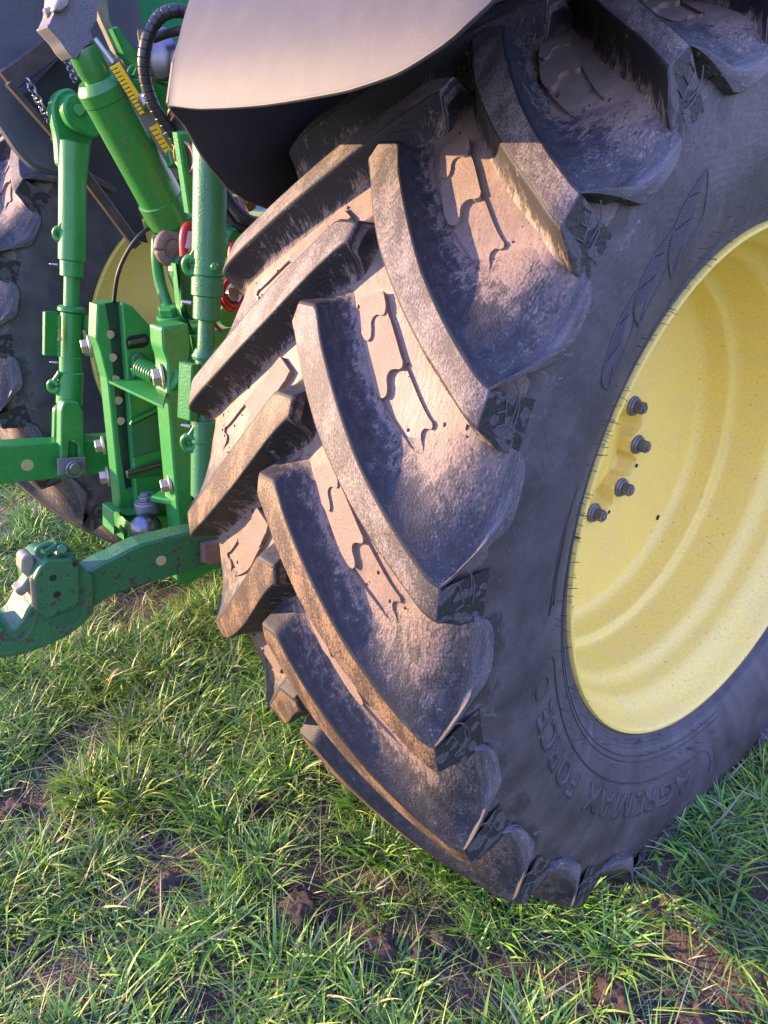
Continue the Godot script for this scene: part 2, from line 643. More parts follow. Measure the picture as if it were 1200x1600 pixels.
func lug_mesh(side: int) -> ArrayMesh:
	var b := Buf.new()
	# across the lug: offset in degrees from the lower or the upper edge, height
	var lowc := [[-2.3, -0.004], [-1.6, 0.002], [-1.15, 0.008], [-0.75, 0.020], [-0.42, 0.033], [-0.14, 0.0475], [0.03, 0.0530], [0.28, 0.055]]
	var upc := [[-0.32, 0.055], [-0.08, 0.0544], [0.10, 0.0520], [0.34, 0.0445], [0.75, 0.031], [1.25, 0.0165], [1.95, 0.006], [2.8, 0.0005], [3.7, -0.004]]
	var xs := [-0.027, -0.0255, -0.022]
	var x := -0.012
	while x < 0.3625:
		xs.append(x)
		x += 0.0085
	xs.append(0.363)
	var mid := 5
	var low_rows := []
	var low_uv := []
	var up_rows := []
	var up_uv := []
	var L0 := 0.40
	for xi in xs.size():
		x = xs[xi]
		var lo := pick(LOWER, x)
		var up := minf(pick(UPPER, maxf(x, 0.017)), 63.3)
		var nose := clampf((x + 0.027) / 0.005, 0.0, 1.0)
		var wide := smoothstep(0.17, 0.36, x)
		var row := PackedVector3Array()
		var ur := PackedVector2Array()
		var u := (x + 0.03) / 0.393 * 0.66
		var cut := 0.0015 * (1.0 - nose) + 0.007 * pow(maxf(0.0, (x - 0.335) / 0.028), 2.0)
		row.append(pol(x * side, lo - 2.5, minf(wall_r(x), top_r(x) - 0.055) - 0.004))
		ur.append(Vector2(u, 0.0))
		for k in lowc.size():
			var hh: float = lowc[k][1]
			if k < 2:
				row.append(pol(x * side, lo + lowc[k][0], minf(wall_r(x), top_r(x) - 0.055) + hh))
			else:
				row.append(pol(x * side, lo + lowc[k][0], top_r(x) - 0.055 + hh - cut))
			ur.append(Vector2(u, 0.20 * (k + 1) / lowc.size()))
		for k in range(1, mid):
			var t := float(k) / mid
			row.append(pol(x * side, lerpf(lo + 0.28, up - 0.32, t), top_r(x) - cut))
			ur.append(Vector2(u, lerpf(0.20, 0.40, t)))
		row.append(pol(x * side, up + upc[0][0], top_r(x) - cut))
		ur.append(Vector2(u, 0.40))
		low_rows.append(row)
		low_uv.append(ur)
		row = PackedVector3Array()
		ur = PackedVector2Array()
		var spread := lerpf(1.0, 3.28, wide)
		for k in upc.size():
			var off: float = upc[k][0]
			var hh: float = upc[k][1]
			if k > 2:
				off = lerpf(off, off * spread, clampf((k - 2) / 3.0, 0.0, 1.0))
				hh += 0.006 * smoothstep(0.20, 0.33, x) * clampf((k - 2) / 5.0, 0.0, 1.0)
				hh -= 0.022 * pow(maxf(0.0, (x - 0.295) / 0.068), 2.0) * smoothstep(2.0, 4.5, float(k))
			row.append(pol(x * side, up + off, top_r(x) - 0.055 + hh - cut))
			ur.append(Vector2(u, lerpf(0.40, 1.0, float(k) / (upc.size() - 1))))
		up_rows.append(row)
		up_uv.append(ur)
	b.grid(low_rows, low_uv, null, side == 1)
	var nmain := up_rows.size()
	# the shoulder: the upper flank rolls over the edge and runs down the side wall to a blunt tip
	var last: PackedVector3Array = up_rows[nmain - 1]
	var nst := 14
	var nc := last.size()
	for st in range(1, nst + 1):
		var t := float(st) / nst
		var row := PackedVector3Array()
		var ur := PackedVector2Array()
		for k in nc:
			var f := float(k) / (nc - 1)
			var S := last[k]
			var sr := Vector2(S.y, S.z).length()
			var sa := rad_to_deg(atan2(S.y, S.z))
			var f2 := 2.0 * f - 1.0
			var tr := 0.828 + 0.010 * pow(absf(f2), 5.0)
			var ta := lerpf(48.4, 55.6, f)
			var tx := 0.3785 - 0.004 * f2 * f2
			var c1 := Vector3(0.376 + 0.005 * (1.0 - f2 * f2), sa + (ta - sa) * 0.2, sr - 0.012)
			var p0 := Vector3(absf(S.x), sa, sr)
			var p2 := Vector3(tx, ta, tr)
			var q := p0.lerp(c1, t).lerp(c1.lerp(p2, t), t)
			row.append(pol(q.x * side, q.y, q.z))
			ur.append(Vector2(lerpf(0.66, 0.99, t), lerpf(0.40, 1.0, f)))
		up_rows.append(row)
		up_uv.append(ur)
	b.grid(up_rows, up_uv, null, side == 1)
	# skirts from the shoulder down to the side wall
	var rim := []
	for st in range(nmain - 1, up_rows.size()):
		rim.append(up_rows[st][0])
	for k in range(1, nc):
		rim.append(up_rows[up_rows.size() - 1][k])
	for st in range(up_rows.size() - 2, nmain - 14, -1):
		rim.append(up_rows[st][nc - 1])
	var S0 := PackedVector3Array()
	var S1 := PackedVector3Array()
	var S2 := PackedVector3Array()
	var T0 := PackedVector2Array()
	var T1 := PackedVector2Array()
	var T2 := PackedVector2Array()
	var cen := Vector2.ZERO
	for q in rim:
		var rr := Vector2(q.y, q.z).length()
		cen += Vector2(rad_to_deg(atan2(q.y, q.z)), rr)
	cen /= rim.size()
	for i in rim.size():
		var q: Vector3 = rim[i]
		var rr := Vector2(q.y, q.z).length()
		var a := rad_to_deg(atan2(q.y, q.z))
		var og := Vector2((a - cen.x) * 0.0145, rr - cen.y).normalized()
		var r1 := rr + og.y * 0.0015
		var a1 := a + og.x * 0.0015 / 0.0145
		var down := minf(wall_x(minf(rr, 0.9)), absf(q.x)) - 0.006
		S0.append(q)
		S1.append(pol((absf(q.x) - 0.002) * side, a1, r1))
		if absf(q.x) > 0.35:
			S2.append(pol(down * side, a1 + og.x * 0.003 / 0.0145, rr + og.y * 0.003 - (0.02 if rr > 0.88 else 0.0)))
		else:
			S2.append(pol(q.x, a1, rr - 0.03))
		T0.append(Vector2(0.7 + 0.25 * i / rim.size(), 0.62))
		T1.append(Vector2(0.7 + 0.25 * i / rim.size(), 0.63))
		T2.append(Vector2(0.7 + 0.25 * i / rim.size(), 0.70))
	b.grid([S0, S1, S2], [T0, T1, T2], null, side == -1)
	# outer end face below the worn top
	var E0 := PackedVector3Array()
	var E1 := PackedVector3Array()
	var E2 := PackedVector3Array()
	var V0 := PackedVector2Array()
	var V1 := PackedVector2Array()
	var V2 := PackedVector2Array()
	var lr: PackedVector3Array = low_rows[low_rows.size() - 1]
	for k in lr.size():
		var q := lr[k]
		var rr := Vector2(q.y, q.z).length()
		var a := rad_to_deg(atan2(q.y, q.z))
		E0.append(q)
		E1.append(pol(0.3655 * side, a + 0.1, minf(rr, rr - 0.003)))
		E2.append(pol(0.3625 * side, a + 1.0 * clampf((rr - 0.88) / 0.06, 0.0, 1.0), 0.838))
		V0.append(Vector2(0.72 + 0.09 * k / lr.size(), 0.18))
		V1.append(Vector2(0.72 + 0.09 * k / lr.size(), 0.17))
		V2.append(Vector2(0.72 + 0.09 * k / lr.size(), 0.02))
	b.grid([E0, E1, E2], [V0, V1, V2], null, side == 1)
	# nose faces
	var N0 := PackedVector3Array()
	var N1 := PackedVector3Array()
	for q in low_rows[0]:
		N0.append(q)
		var rr := Vector2(q.y, q.z).length()
		N1.append(pol(-0.036 * side, rad_to_deg(atan2(q.y, q.z)), minf(rr, 0.921)))
	for k in range(1, up_rows[0].size()):
		var q: Vector3 = up_rows[0][k]
		N0.append(q)
		var rr := Vector2(q.y, q.z).length()
		N1.append(pol(-0.036 * side, rad_to_deg(atan2(q.y, q.z)), minf(rr, 0.921)))
	b.grid([N0, N1], null, null, side == -1)
	return b.mesh()


func tread_plates(side: int) -> ArrayMesh:
	# three raised overlapping plates with wavy ends on the floor between two lugs
	var b := Buf.new()
	var LB := [Vector2(0.055, 65.6), Vector2(0.064, 64.3), Vector2(0.09, 61.9), Vector2(0.142, 58.0), Vector2(0.19, 55.7), Vector2(0.255, 53.3)]
	var RB := [Vector2(0.075, 67.8), Vector2(0.105, 65.9), Vector2(0.118, 64.7), Vector2(0.184, 60.6), Vector2(0.267, 56.2)]
	var ends := [[0.088, 0.121, 0.0105], [0.150, 0.187, 0.0078], [0.244, 0.266, 0.005]]
	for e in ends:
		var outl := []
		var n := 14
		var x0 := 0.058
		for i in n + 1:
			var x: float = lerpf(x0, e[0], float(i) / n)
			outl.append(Vector2(x, pick(LB, x)))
		# wavy end from the left boundary to the right one
		var a := Vector2(e[0], pick(LB, e[0]))
		var c := Vector2(e[1], pick(RB, e[1]))
		var down := Vector2(0.0125, -0.80)
		var wave := spline([Vector2(0.0, -0.4), Vector2(0.03, 0.5), Vector2(0.13, 1.0), Vector2(0.27, 0.95), Vector2(0.36, 0.45), Vector2(0.41, -0.15), Vector2(0.52, -0.5), Vector2(0.68, -0.45), Vector2(0.82, -0.05), Vector2(0.94, 0.0), Vector2(1.0, -0.5)], 3)
		for q in wave:
			outl.append(a.lerp(c, q.x) + down * q.y)
		for i in n + 1:
			var x: float = lerpf(e[1], 0.098, float(i) / n)
			outl.append(Vector2(x, pick(RB, x)))
		var poly := PackedVector2Array()
		for p in outl:
			poly.append(Vector2(p.x, deg_to_rad(p.y) * 0.93))
		var tris := Geometry2D.triangulate_polygon(poly)
		var hh: float = e[2]
		var up := []
		var dn := []
		for p in outl:
			up.append(pol(p.x * side, p.y, top_r(p.x) - 0.055 + hh))
			dn.append(pol(p.x * side, p.y, top_r(p.x) - 0.055 - 0.003))
		for t in range(0, tris.size(), 3):
			var q: Vector3 = up[tris[t]] + up[tris[t + 1]] + up[tris[t + 2]]
			b.tri(up[tris[t]], up[tris[t + 1]], up[tris[t + 2]], Vector3(0, q.y, q.z).normalized())
		var k := outl.size()
		for i in k:
			var j := (i + 1) % k
			var mid: Vector3 = (up[i] + up[j]) * 0.5
			var nn: Vector3 = (up[j] - up[i]).cross(Vector3(0, mid.y, mid.z)).normalized()
			b.quad(up[i], up[j], dn[j], dn[i], nn * (-1.0 if Geometry2D.is_polygon_clockwise(poly) != (side == -1) else 1.0))
	for i in b.uv.size():
		b.uv[i] = Vector2(b.v[i].z * 2.0, b.v[i].x * 2.0)
	return b.mesh()


func wall_stroke(b: Buf, pts: Array, r := 0.0016, lift := 0.0004) -> void:
	# a raised line on the side wall through points (degrees, radius)
	var P := []
	for p in pts:
		P.append(pol(wall_x(p.y) + lift, p.x, p.y))
	b.tube(P, r, 6)


func letters_on_wall(called: String, word: String, from_deg: float, to_deg: float, r0: float, height: float, parent: Node3D) -> void:
	# raised lettering bent round the side wall, tops outwards, read clockwise
	var tm := TextMesh.new()
	var f := SystemFont.new()
	f.font_names = PackedStringArray(["Droid Sans"])
	f.font_weight = 700
	tm.font = f
	tm.text = word
	tm.font_size = 64
	tm.pixel_size = 0.01
	tm.depth = 0.05
	tm.curve_step = 1.2
	var arr := tm.surface_get_arrays(0)
	var ab := tm.get_aabb()
	var V: PackedVector3Array = arr[Mesh.ARRAY_VERTEX]
	var st := SurfaceTool.new()
	st.begin(Mesh.PRIMITIVE_TRIANGLES)
	var I: PackedInt32Array = arr[Mesh.ARRAY_INDEX]
	var Q := PackedVector3Array()
	for p in V:
		var t := (p.x - ab.position.x) / ab.size.x
		var hgt := (p.y - ab.position.y) / ab.size.y
		var r := r0 + hgt * height
		var z := (p.z - ab.position.z) / ab.size.z
		Q.append(pol(wall_x(r) + (z - 0.45) * 0.0055, lerpf(from_deg, to_deg, t), r))
	for i in I:
		st.add_vertex(Q[i])
	st.generate_normals()
	part(called, st.commit(), M.letter, parent)


func make_tyre(pos: Vector3, detailed: bool) -> MeshInstance3D:
	var o := MeshInstance3D.new()
	o.mesh = carcass().mesh()
	o.material_override = M.casing
	o.name = numbered("rear_tyre")
	tractor.add_child(o, true)
	o.position = pos - tractor.position
	origin_of[o] = Vector3.ZERO
	for side in [1, -1]:
		var lm := lug_mesh(side)
		var pm := tread_plates(side)
		for k in 22:
			var a := deg_to_rad(k * PIT) - (0.0 if side == 1 else deg_to_rad(8.0))
			var l := part("lug", lm, M.lugs[(k * 7 + (2 if side == 1 else 0)) % 3 + (0 if (k < 3 or k > 17) else 3)], o)
			l.rotation.x = a
			var pl := part("tread_plate", pm, M.tread_dust, o)
			pl.rotation.x = a
	if not detailed:
		return o
	# emblem strokes between the lug tips
	var eb := Buf.new()
	for q in [[[41.7, 0.886], [42.8, 0.893], [43.9, 0.901]], [[41.7, 0.886], [41.3, 0.902]], [[42.8, 0.893], [42.4, 0.909]], [[43.9, 0.901], [43.5, 0.916]], [[45.2, 0.898], [44.6, 0.880], [43.2, 0.868], [41.4, 0.866]], [[44.6, 0.880], [43.6, 0.875], [42.2, 0.876]]]:
		var pts := []
		for e in q:
			pts.append(Vector2(e[0], e[1]))
		var em_pts := []
		for e in spline(pts, 5):
			em_pts.append(pol(lerpf(0.3632, 0.3664, (e.y - 0.838) / 0.1), e.x, e.y))
		eb.tube(em_pts, 0.0011, 6)
	var em := eb.mesh()
	for k in range(-2, 9):
		var e := part("side_wall_emblem", em, M.emblem, o)
		e.rotation.x = deg_to_rad(k * PIT)
	# ribbed leaves
	var leaves := [[Vector2(59.5, 0.768), Vector2(49.5, 0.676), Vector2(56.5, 0.703), Vector2(51.6, 0.744)], [Vector2(51.6, 0.746), Vector2(41.5, 0.690), Vector2(47.6, 0.700), Vector2(43.6, 0.742)], [Vector2(43.4, 0.745), Vector2(33.0, 0.690), Vector2(39.3, 0.698), Vector2(35.0, 0.733)]]
	for lf in leaves:
		var lb := Buf.new()
		var tip: Vector2 = lf[0]
		var root: Vector2 = lf[1]
		var inner := spline([tip, (tip + lf[2]) * 0.5 + Vector2(0.3, -0.004), lf[2], root], 12)
		var outer := spline([tip, (tip + lf[3]) * 0.5 + Vector2(-0.2, 0.006), lf[3], (lf[3] + root) * 0.5 + Vector2(-0.9, 0.006), root], 9)
		wall_stroke(lb, inner, 0.0010)
		wall_stroke(lb, outer, 0.0014)
		for i in range(1, 30):
			var t := i / 40.0
			var p: Vector2 = outer[int(t * (outer.size() - 1))]
			var q: Vector2 = inner[int(t * (inner.size() - 1))]
			if p.distance_to(q) > 0.004:
				wall_stroke(lb, [p, p.lerp(q, 0.3), p.lerp(q, 0.62)], 0.0010)
		wall_stroke(lb, spline([tip.lerp(root, 0.35), tip.lerp(root, 0.7) + Vector2(0.2, 0.004), root.lerp(tip, 0.08)], 6), 0.0011)
		part("raised_leaf", lb, M.letter, o)
	letters_on_wall("raised_lettering", "AGRIMAX", -81.5, -40.0, 0.672, 0.052, o)
	letters_on_wall("raised_lettering", "FORCE", -35.0, -12.5, 0.675, 0.050, o)
	var ob := Buf.new()
	var ring := []
	for i in 25:
		ring.append(Vector2(-8.6 + 1.6 * cos(TAU * i / 24), 0.70 + 0.020 * sin(TAU * i / 24)))
	wall_stroke(ob, ring, 0.0016)
	var fr := []
	for i in 60:
		fr.append(Vector2(lerpf(-86.0, -7.0, i / 59.0), 0.652))
	fr.append_array([Vector2(-5.4, 0.66), Vector2(-4.4, 0.68), Vector2(-4.6, 0.70), Vector2(-6.0, 0.718), Vector2(-8.0, 0.73)])
	wall_stroke(ob, fr, 0.0016)
	wall_stroke(ob, [Vector2(-86, 0.652), Vector2(-88.5, 0.668), Vector2(-89, 0.70), Vector2(-88, 0.72)], 0.0014)
	for rr in [0.601, 0.612]:
		var cir := []
		for i in 140:
			cir.append(Vector2(-95.0 + i * 1.4, rr))
		wall_stroke(ob, cir, 0.0011)
	# long arrow beside the fine print
	wall_stroke(ob, [Vector2(21.0, 0.667), Vector2(15.5, 0.672), Vector2(8.0, 0.670), Vector2(3.6, 0.667), Vector2(4.6, 0.673), Vector2(2.6, 0.682), Vector2(5.0, 0.679), Vector2(13.0, 0.680), Vector2(21.0, 0.667)], 0.0011)
	part("side_wall_ring", ob, M.wall_mark, o)
	# crumbs of dried mud lying in the grooves and on the flanks
	var cb := Buf.new()
	for i in 420:
		var x := rng.randf_range(-0.3, 0.33)
		var a := rng.randf_range(-45.0, 62.0)
		var R := rng.randf_range(0.0008, 0.0026) * (1.6 if rng.randf() < 0.1 else 1.0)
		var c := pol(x, a, top_r(x) - 0.055 + 0.001)
		var cap := []
		for e in 5:
			cap.append(Vector2(R * (0.6 + 0.7 * rng.randf()) * sin(PI * e / 4.0), -R * cos(PI * e / 4.0)))
		cb.lathe(cap, Buf.along(c, c * Vector3(0, 1, 1)) * Transform3D(Basis(Vector3.UP, rng.randf() * 6.0).scaled(Vector3(rng.randf_range(0.7, 2.2), 0.6, 1.0)), Vector3.ZERO), 6, 80.0)
	var cp := part("mud_crumbs", cb, M.crumb, o)
	cp.set_meta("kind", "stuff")
	# whiskers left by the mould
	var hb := Buf.new()
	for i in 150:
		var a := rng.randf_range(-92.0, 72.0)
		var r: float = [0.574, 0.598, 0.625, 0.652][i % 4] + rng.randf_range(-0.004, 0.004)
		var p := pol(wall_x(r), a, r)
		var L := rng.randf_range(0.006, 0.017)
		var dir := Vector3(0.45, rng.randf_range(-0.35, 0.1), -0.8 + rng.randf_range(-0.3, 0.3)).normalized()
		hb.tube([p, p + Vector3(0.004, 0, 0) + dir * L * 0.3, p + dir * L + Vector3(0.003, -0.002, 0)], 0.00065, 4)
	var hp := part("rubber_whiskers", hb, M.black_rubber, o)
	hp.set_meta("kind", "stuff")
	return o


# ------------------------------------------------------------------ wheels and mudguards
func make_rim(pos: Vector3) -> void:
	var prof := [[0.552, 0.290], [0.560, 0.297], [0.5605, 0.306], [0.557, 0.3125], [0.551, 0.3125], [0.546, 0.306], [0.541, 0.286], [0.535, 0.266], [0.524, 0.246], [0.5135, 0.230], [0.5095, 0.215], [0.5085, 0.195], [0.506, 0.180], [0.4965, 0.165], [0.489, 0.155], [0.4855, 0.140], [0.4845, 0.105], [0.482, 0.06], [0.4795, 0.048], [0.4735, 0.043], [0.463, 0.041], [0.4587, 0.037], [0.4565, 0.030], [0.4555, 0.012], [0.453, -0.014], [0.4475, -0.028], [0.437, -0.038], [0.425, -0.0425], [0.40, -0.041], [0.30, -0.037], [0.205, -0.034]]
	var p := []
	for e in prof:
		p.append(Vector2(e[0], e[1]))
	var b := Buf.new()
	b.lathe(p, Buf.along(pos, pos + Vector3.RIGHT), 120, 50.0, 3.0)
	# scalloped seat for the bolts, falling to the hub
	var P := []
	var rows := [[1.0, -0.034], [0.55, -0.034], [0.12, -0.034], [0.0, -0.0365], [-0.10, -0.050], [-0.22, -0.076], [-0.4, -0.089], [-0.6, -0.093], [-1.0, -0.094]]
	for e in rows:
		var row := PackedVector3Array()
		for j in 193:
			var a := 360.0 * j / 192.0
			var lobe := 0.5 + 0.5 * cos(deg_to_rad((a - 140.0) * 8.0))
			var rin := lerpf(0.174, 0.131, smoothstep(0.12, 0.8, lobe))
			var k: float = e[0]
			var r := lerpf(rin, 0.205, k) if k >= 0.0 else lerpf(rin, 0.118, -k)
			row.append(pos + Vector3(e[1], 0, 0) + pol(0, a, r))
		P.append(row)
	b.grid(P, null, null, false)
	var rim := part("wheel_rim", b, M.yellow)
	var hb := Buf.new()
	hb.lathe([Vector2(0.130, -0.098), Vector2(0.130, -0.080), Vector2(0.127, -0.071), Vector2(0.124, -0.071), Vector2(0.122, -0.075), Vector2(0.11, -0.078), Vector2(0.09, -0.06), Vector2(0.0, -0.055)], Buf.along(pos, pos + Vector3.RIGHT), 60, 25.0)
	part("wheel_hub", hb, M.yellow_plain, rim)
	for i in 8:
		var c := pos + pol(-0.034, 140.0 + i * 45.0, 0.152)
		var bb := Buf.new()
		bb.lathe([Vector2(0, 0.0), Vector2(0.0255, 0.0), Vector2(0.0255, 0.004), Vector2(0.0225, 0.0065), Vector2(0.022, 0.006), Vector2(0.022, 0.010), Vector2(0.0195, 0.0125), Vector2(0.0125, 0.012)], Buf.along(c, c + Vector3.RIGHT), 28)
		var poly := []
		for e in 6:
			poly.append(Vector2(cos(TAU * e / 6 + i), sin(TAU * e / 6 + i)) * 0.0158)
		bb.plate(poly, 0.011, 0.034, 0.0012, Transform3D(Basis.IDENTITY, c))
		bb.lathe([Vector2(0.009, 0.033), Vector2(0.009, 0.0365), Vector2(0.0075, 0.0375), Vector2(0, 0.0375)], Buf.along(c, c + Vector3.RIGHT), 16)
		part("wheel_bolt", bb, M.bolt_dark, rim)
	for q in [[0.0, 205.0, 0.178, 0.0055, -0.0335], [0.0, 252.0, 0.182, 0.005, -0.0335]]:
		var hbuf := Buf.new()
		var c := pos + pol(q[4], q[1], q[2])
		hbuf.lathe([Vector2(q[3], 0.0), Vector2(q[3] * 0.9, 0.0012), Vector2(0, 0.0012)], Buf.along(c, c + Vector3.RIGHT), 16)
		part("drain_hole", hbuf, M.hole, rim)
	var hv := Buf.new()
	var c2 := pos + pol(-0.0415, 222.0, 0.418)
	hv.lathe([Vector2(0.008, 0.0), Vector2(0.0075, 0.0015), Vector2(0, 0.0015)], Buf.along(c2, c2 + Vector3.RIGHT), 16)
	part("valve_hole", hv, M.hole, rim)


func make_far_rim(pos: Vector3) -> void:
	var p := []
	for e in [[0.552, 0.290], [0.560, 0.297], [0.5605, 0.306], [0.557, 0.3125], [0.551, 0.3125], [0.545, 0.305], [0.538, 0.275], [0.522, 0.245], [0.512, 0.225], [0.508, 0.18], [0.500, 0.16], [0.492, 0.12], [0.488, 0.02], [0.46, 0.0], [0.30, -0.02], [0.12, -0.02]]:
		p.append(Vector2(e[0], e[1]))
	var b := Buf.new()
	b.lathe(p, Buf.along(pos, pos + Vector3.RIGHT), 96, 50.0, 3.0)
	part("wheel_rim", b, M.yellow)


func mudguard() -> void:
	var prof := spline([Vector2(0.834, 1.66), Vector2(0.826, 1.70), Vector2(0.80, 1.78), Vector2(0.748, 1.885), Vector2(0.66, 2.0), Vector2(0.52, 2.12), Vector2(0.30, 2.21), Vector2(0.02, 2.24), Vector2(-0.3, 2.2), Vector2(-0.6, 2.05)], 8)
	var low := [Vector2(-0.47, 1.717), Vector2(-0.45, 1.711), Vector2(-0.3, 1.697), Vector2(-0.1, 1.692), Vector2(0.1, 1.698), Vector2(0.2, 1.711), Vector2(0.28, 1.737), Vector2(0.335, 1.775), Vector2(0.375, 1.835), Vector2(0.40, 1.91), Vector2(0.412, 1.99)]
	var P := []
	var Q := []
	var U := []
	var edge := []
	var left := []
	for i in 49:
		var x := lerpf(-0.455, 0.412, i / 48.0)
		var yb := pick(low, x)
		# start along the profile where its height reaches the lower edge
		var t0 := 0.0
		for k in prof.size() - 1:
			if prof[k].y <= yb and prof[k + 1].y > yb:
				t0 = k + (yb - prof[k].y) / (prof[k + 1].y - prof[k].y)
				break
		var row := PackedVector3Array()
		var inn := PackedVector3Array()
		var ur := PackedVector2Array()
		var round_off := maxf(0.0, (x - 0.28) / 0.13)
		var in_off := maxf(0.0, (-0.40 - x) / 0.055)
		for j in 41:
			var f := lerpf(t0, prof.size() - 1.001, j / 40.0)
			var k := int(f)
			var p: Vector2 = prof[k].lerp(prof[k + 1], f - k)
			var d: Vector2 = (prof[mini(k + 2, prof.size() - 1)] - prof[maxi(k - 1, 0)]).normalized()
			var n := Vector2(d.y, -d.x)
			var sink := 0.03 * round_off * round_off + 0.02 * in_off * in_off
			p -= n * sink
			row.append(Vector3(x, p.y, p.x))
			inn.append(Vector3(x, p.y - n.y * 0.007, p.x - n.x * 0.007))
			ur.append(Vector2(x, f * 0.05))
		P.append(row)
		Q.append(inn)
		U.append(ur)
		edge.append(row[0].lerp(inn[0], 0.5))
		if i == 0:
			for j in 41:
				left.append(row[j].lerp(inn[j], 0.5))
	var b := Buf.new()
	b.grid(P, U, null, true)
	b.grid(Q, U, null, false)
	b.tube(edge, 0.0036, 10)
	b.tube(left, 0.0036, 10)
	var g := part("mudguard", b, M.guard)
	g.set_meta("label", "pale grey sunlit plastic mudguard over the near wheel")
	var lb := Buf.new()
	lb.plate([Vector2(0.8111, 1.712), Vector2(0.8068, 1.7008), Vector2(0.7845, 1.6756), Vector2(0.7627, 1.6335), Vector2(0.7422, 1.6019), Vector2(0.7129, 1.5664), Vector2(0.6736, 1.5393), Vector2(0.6108, 1.514), Vector2(0.4658, 1.5021)] + [Vector2(0.2, 1.44), Vector2(-0.3, 1.5), Vector2(-0.5, 2.05), Vector2(-0.3, 2.18), Vector2(0.02, 2.22), Vector2(0.30, 2.19), Vector2(0.51, 2.1), Vector2(0.64, 1.99), Vector2(0.73, 1.88), Vector2(0.79, 1.775)], -0.455, -0.442, 0.003)
	part("mudguard_liner", lb, M.liner, g)
	# far mudguard, seen from inside the linkage
	var fb := Buf.new()
	fb.plate(rounded([Vector2(1.0562, 2.0763), Vector2(0.8832, 1.9402), Vector2(0.8075, 1.8475), Vector2(0.7354, 1.708), Vector2(0.7093, 1.6456), Vector2(0.6707, 1.5968), Vector2(0.6236, 1.5777), Vector2(0.5787, 1.5695), Vector2(0.4843, 1.591), Vector2(0.3367, 1.675), Vector2(0.1208, 1.8537), Vector2(-0.0462, 2.1539), Vector2(0.081, 2.4719), Vector2(0.7121, 2.4628)], 0.06, 5), -1.70, -1.76, 0.012)
	var f := part("mudguard", fb, M.guard_far)
	f.set_meta("label", "dark shaded mudguard beside the far wheel")


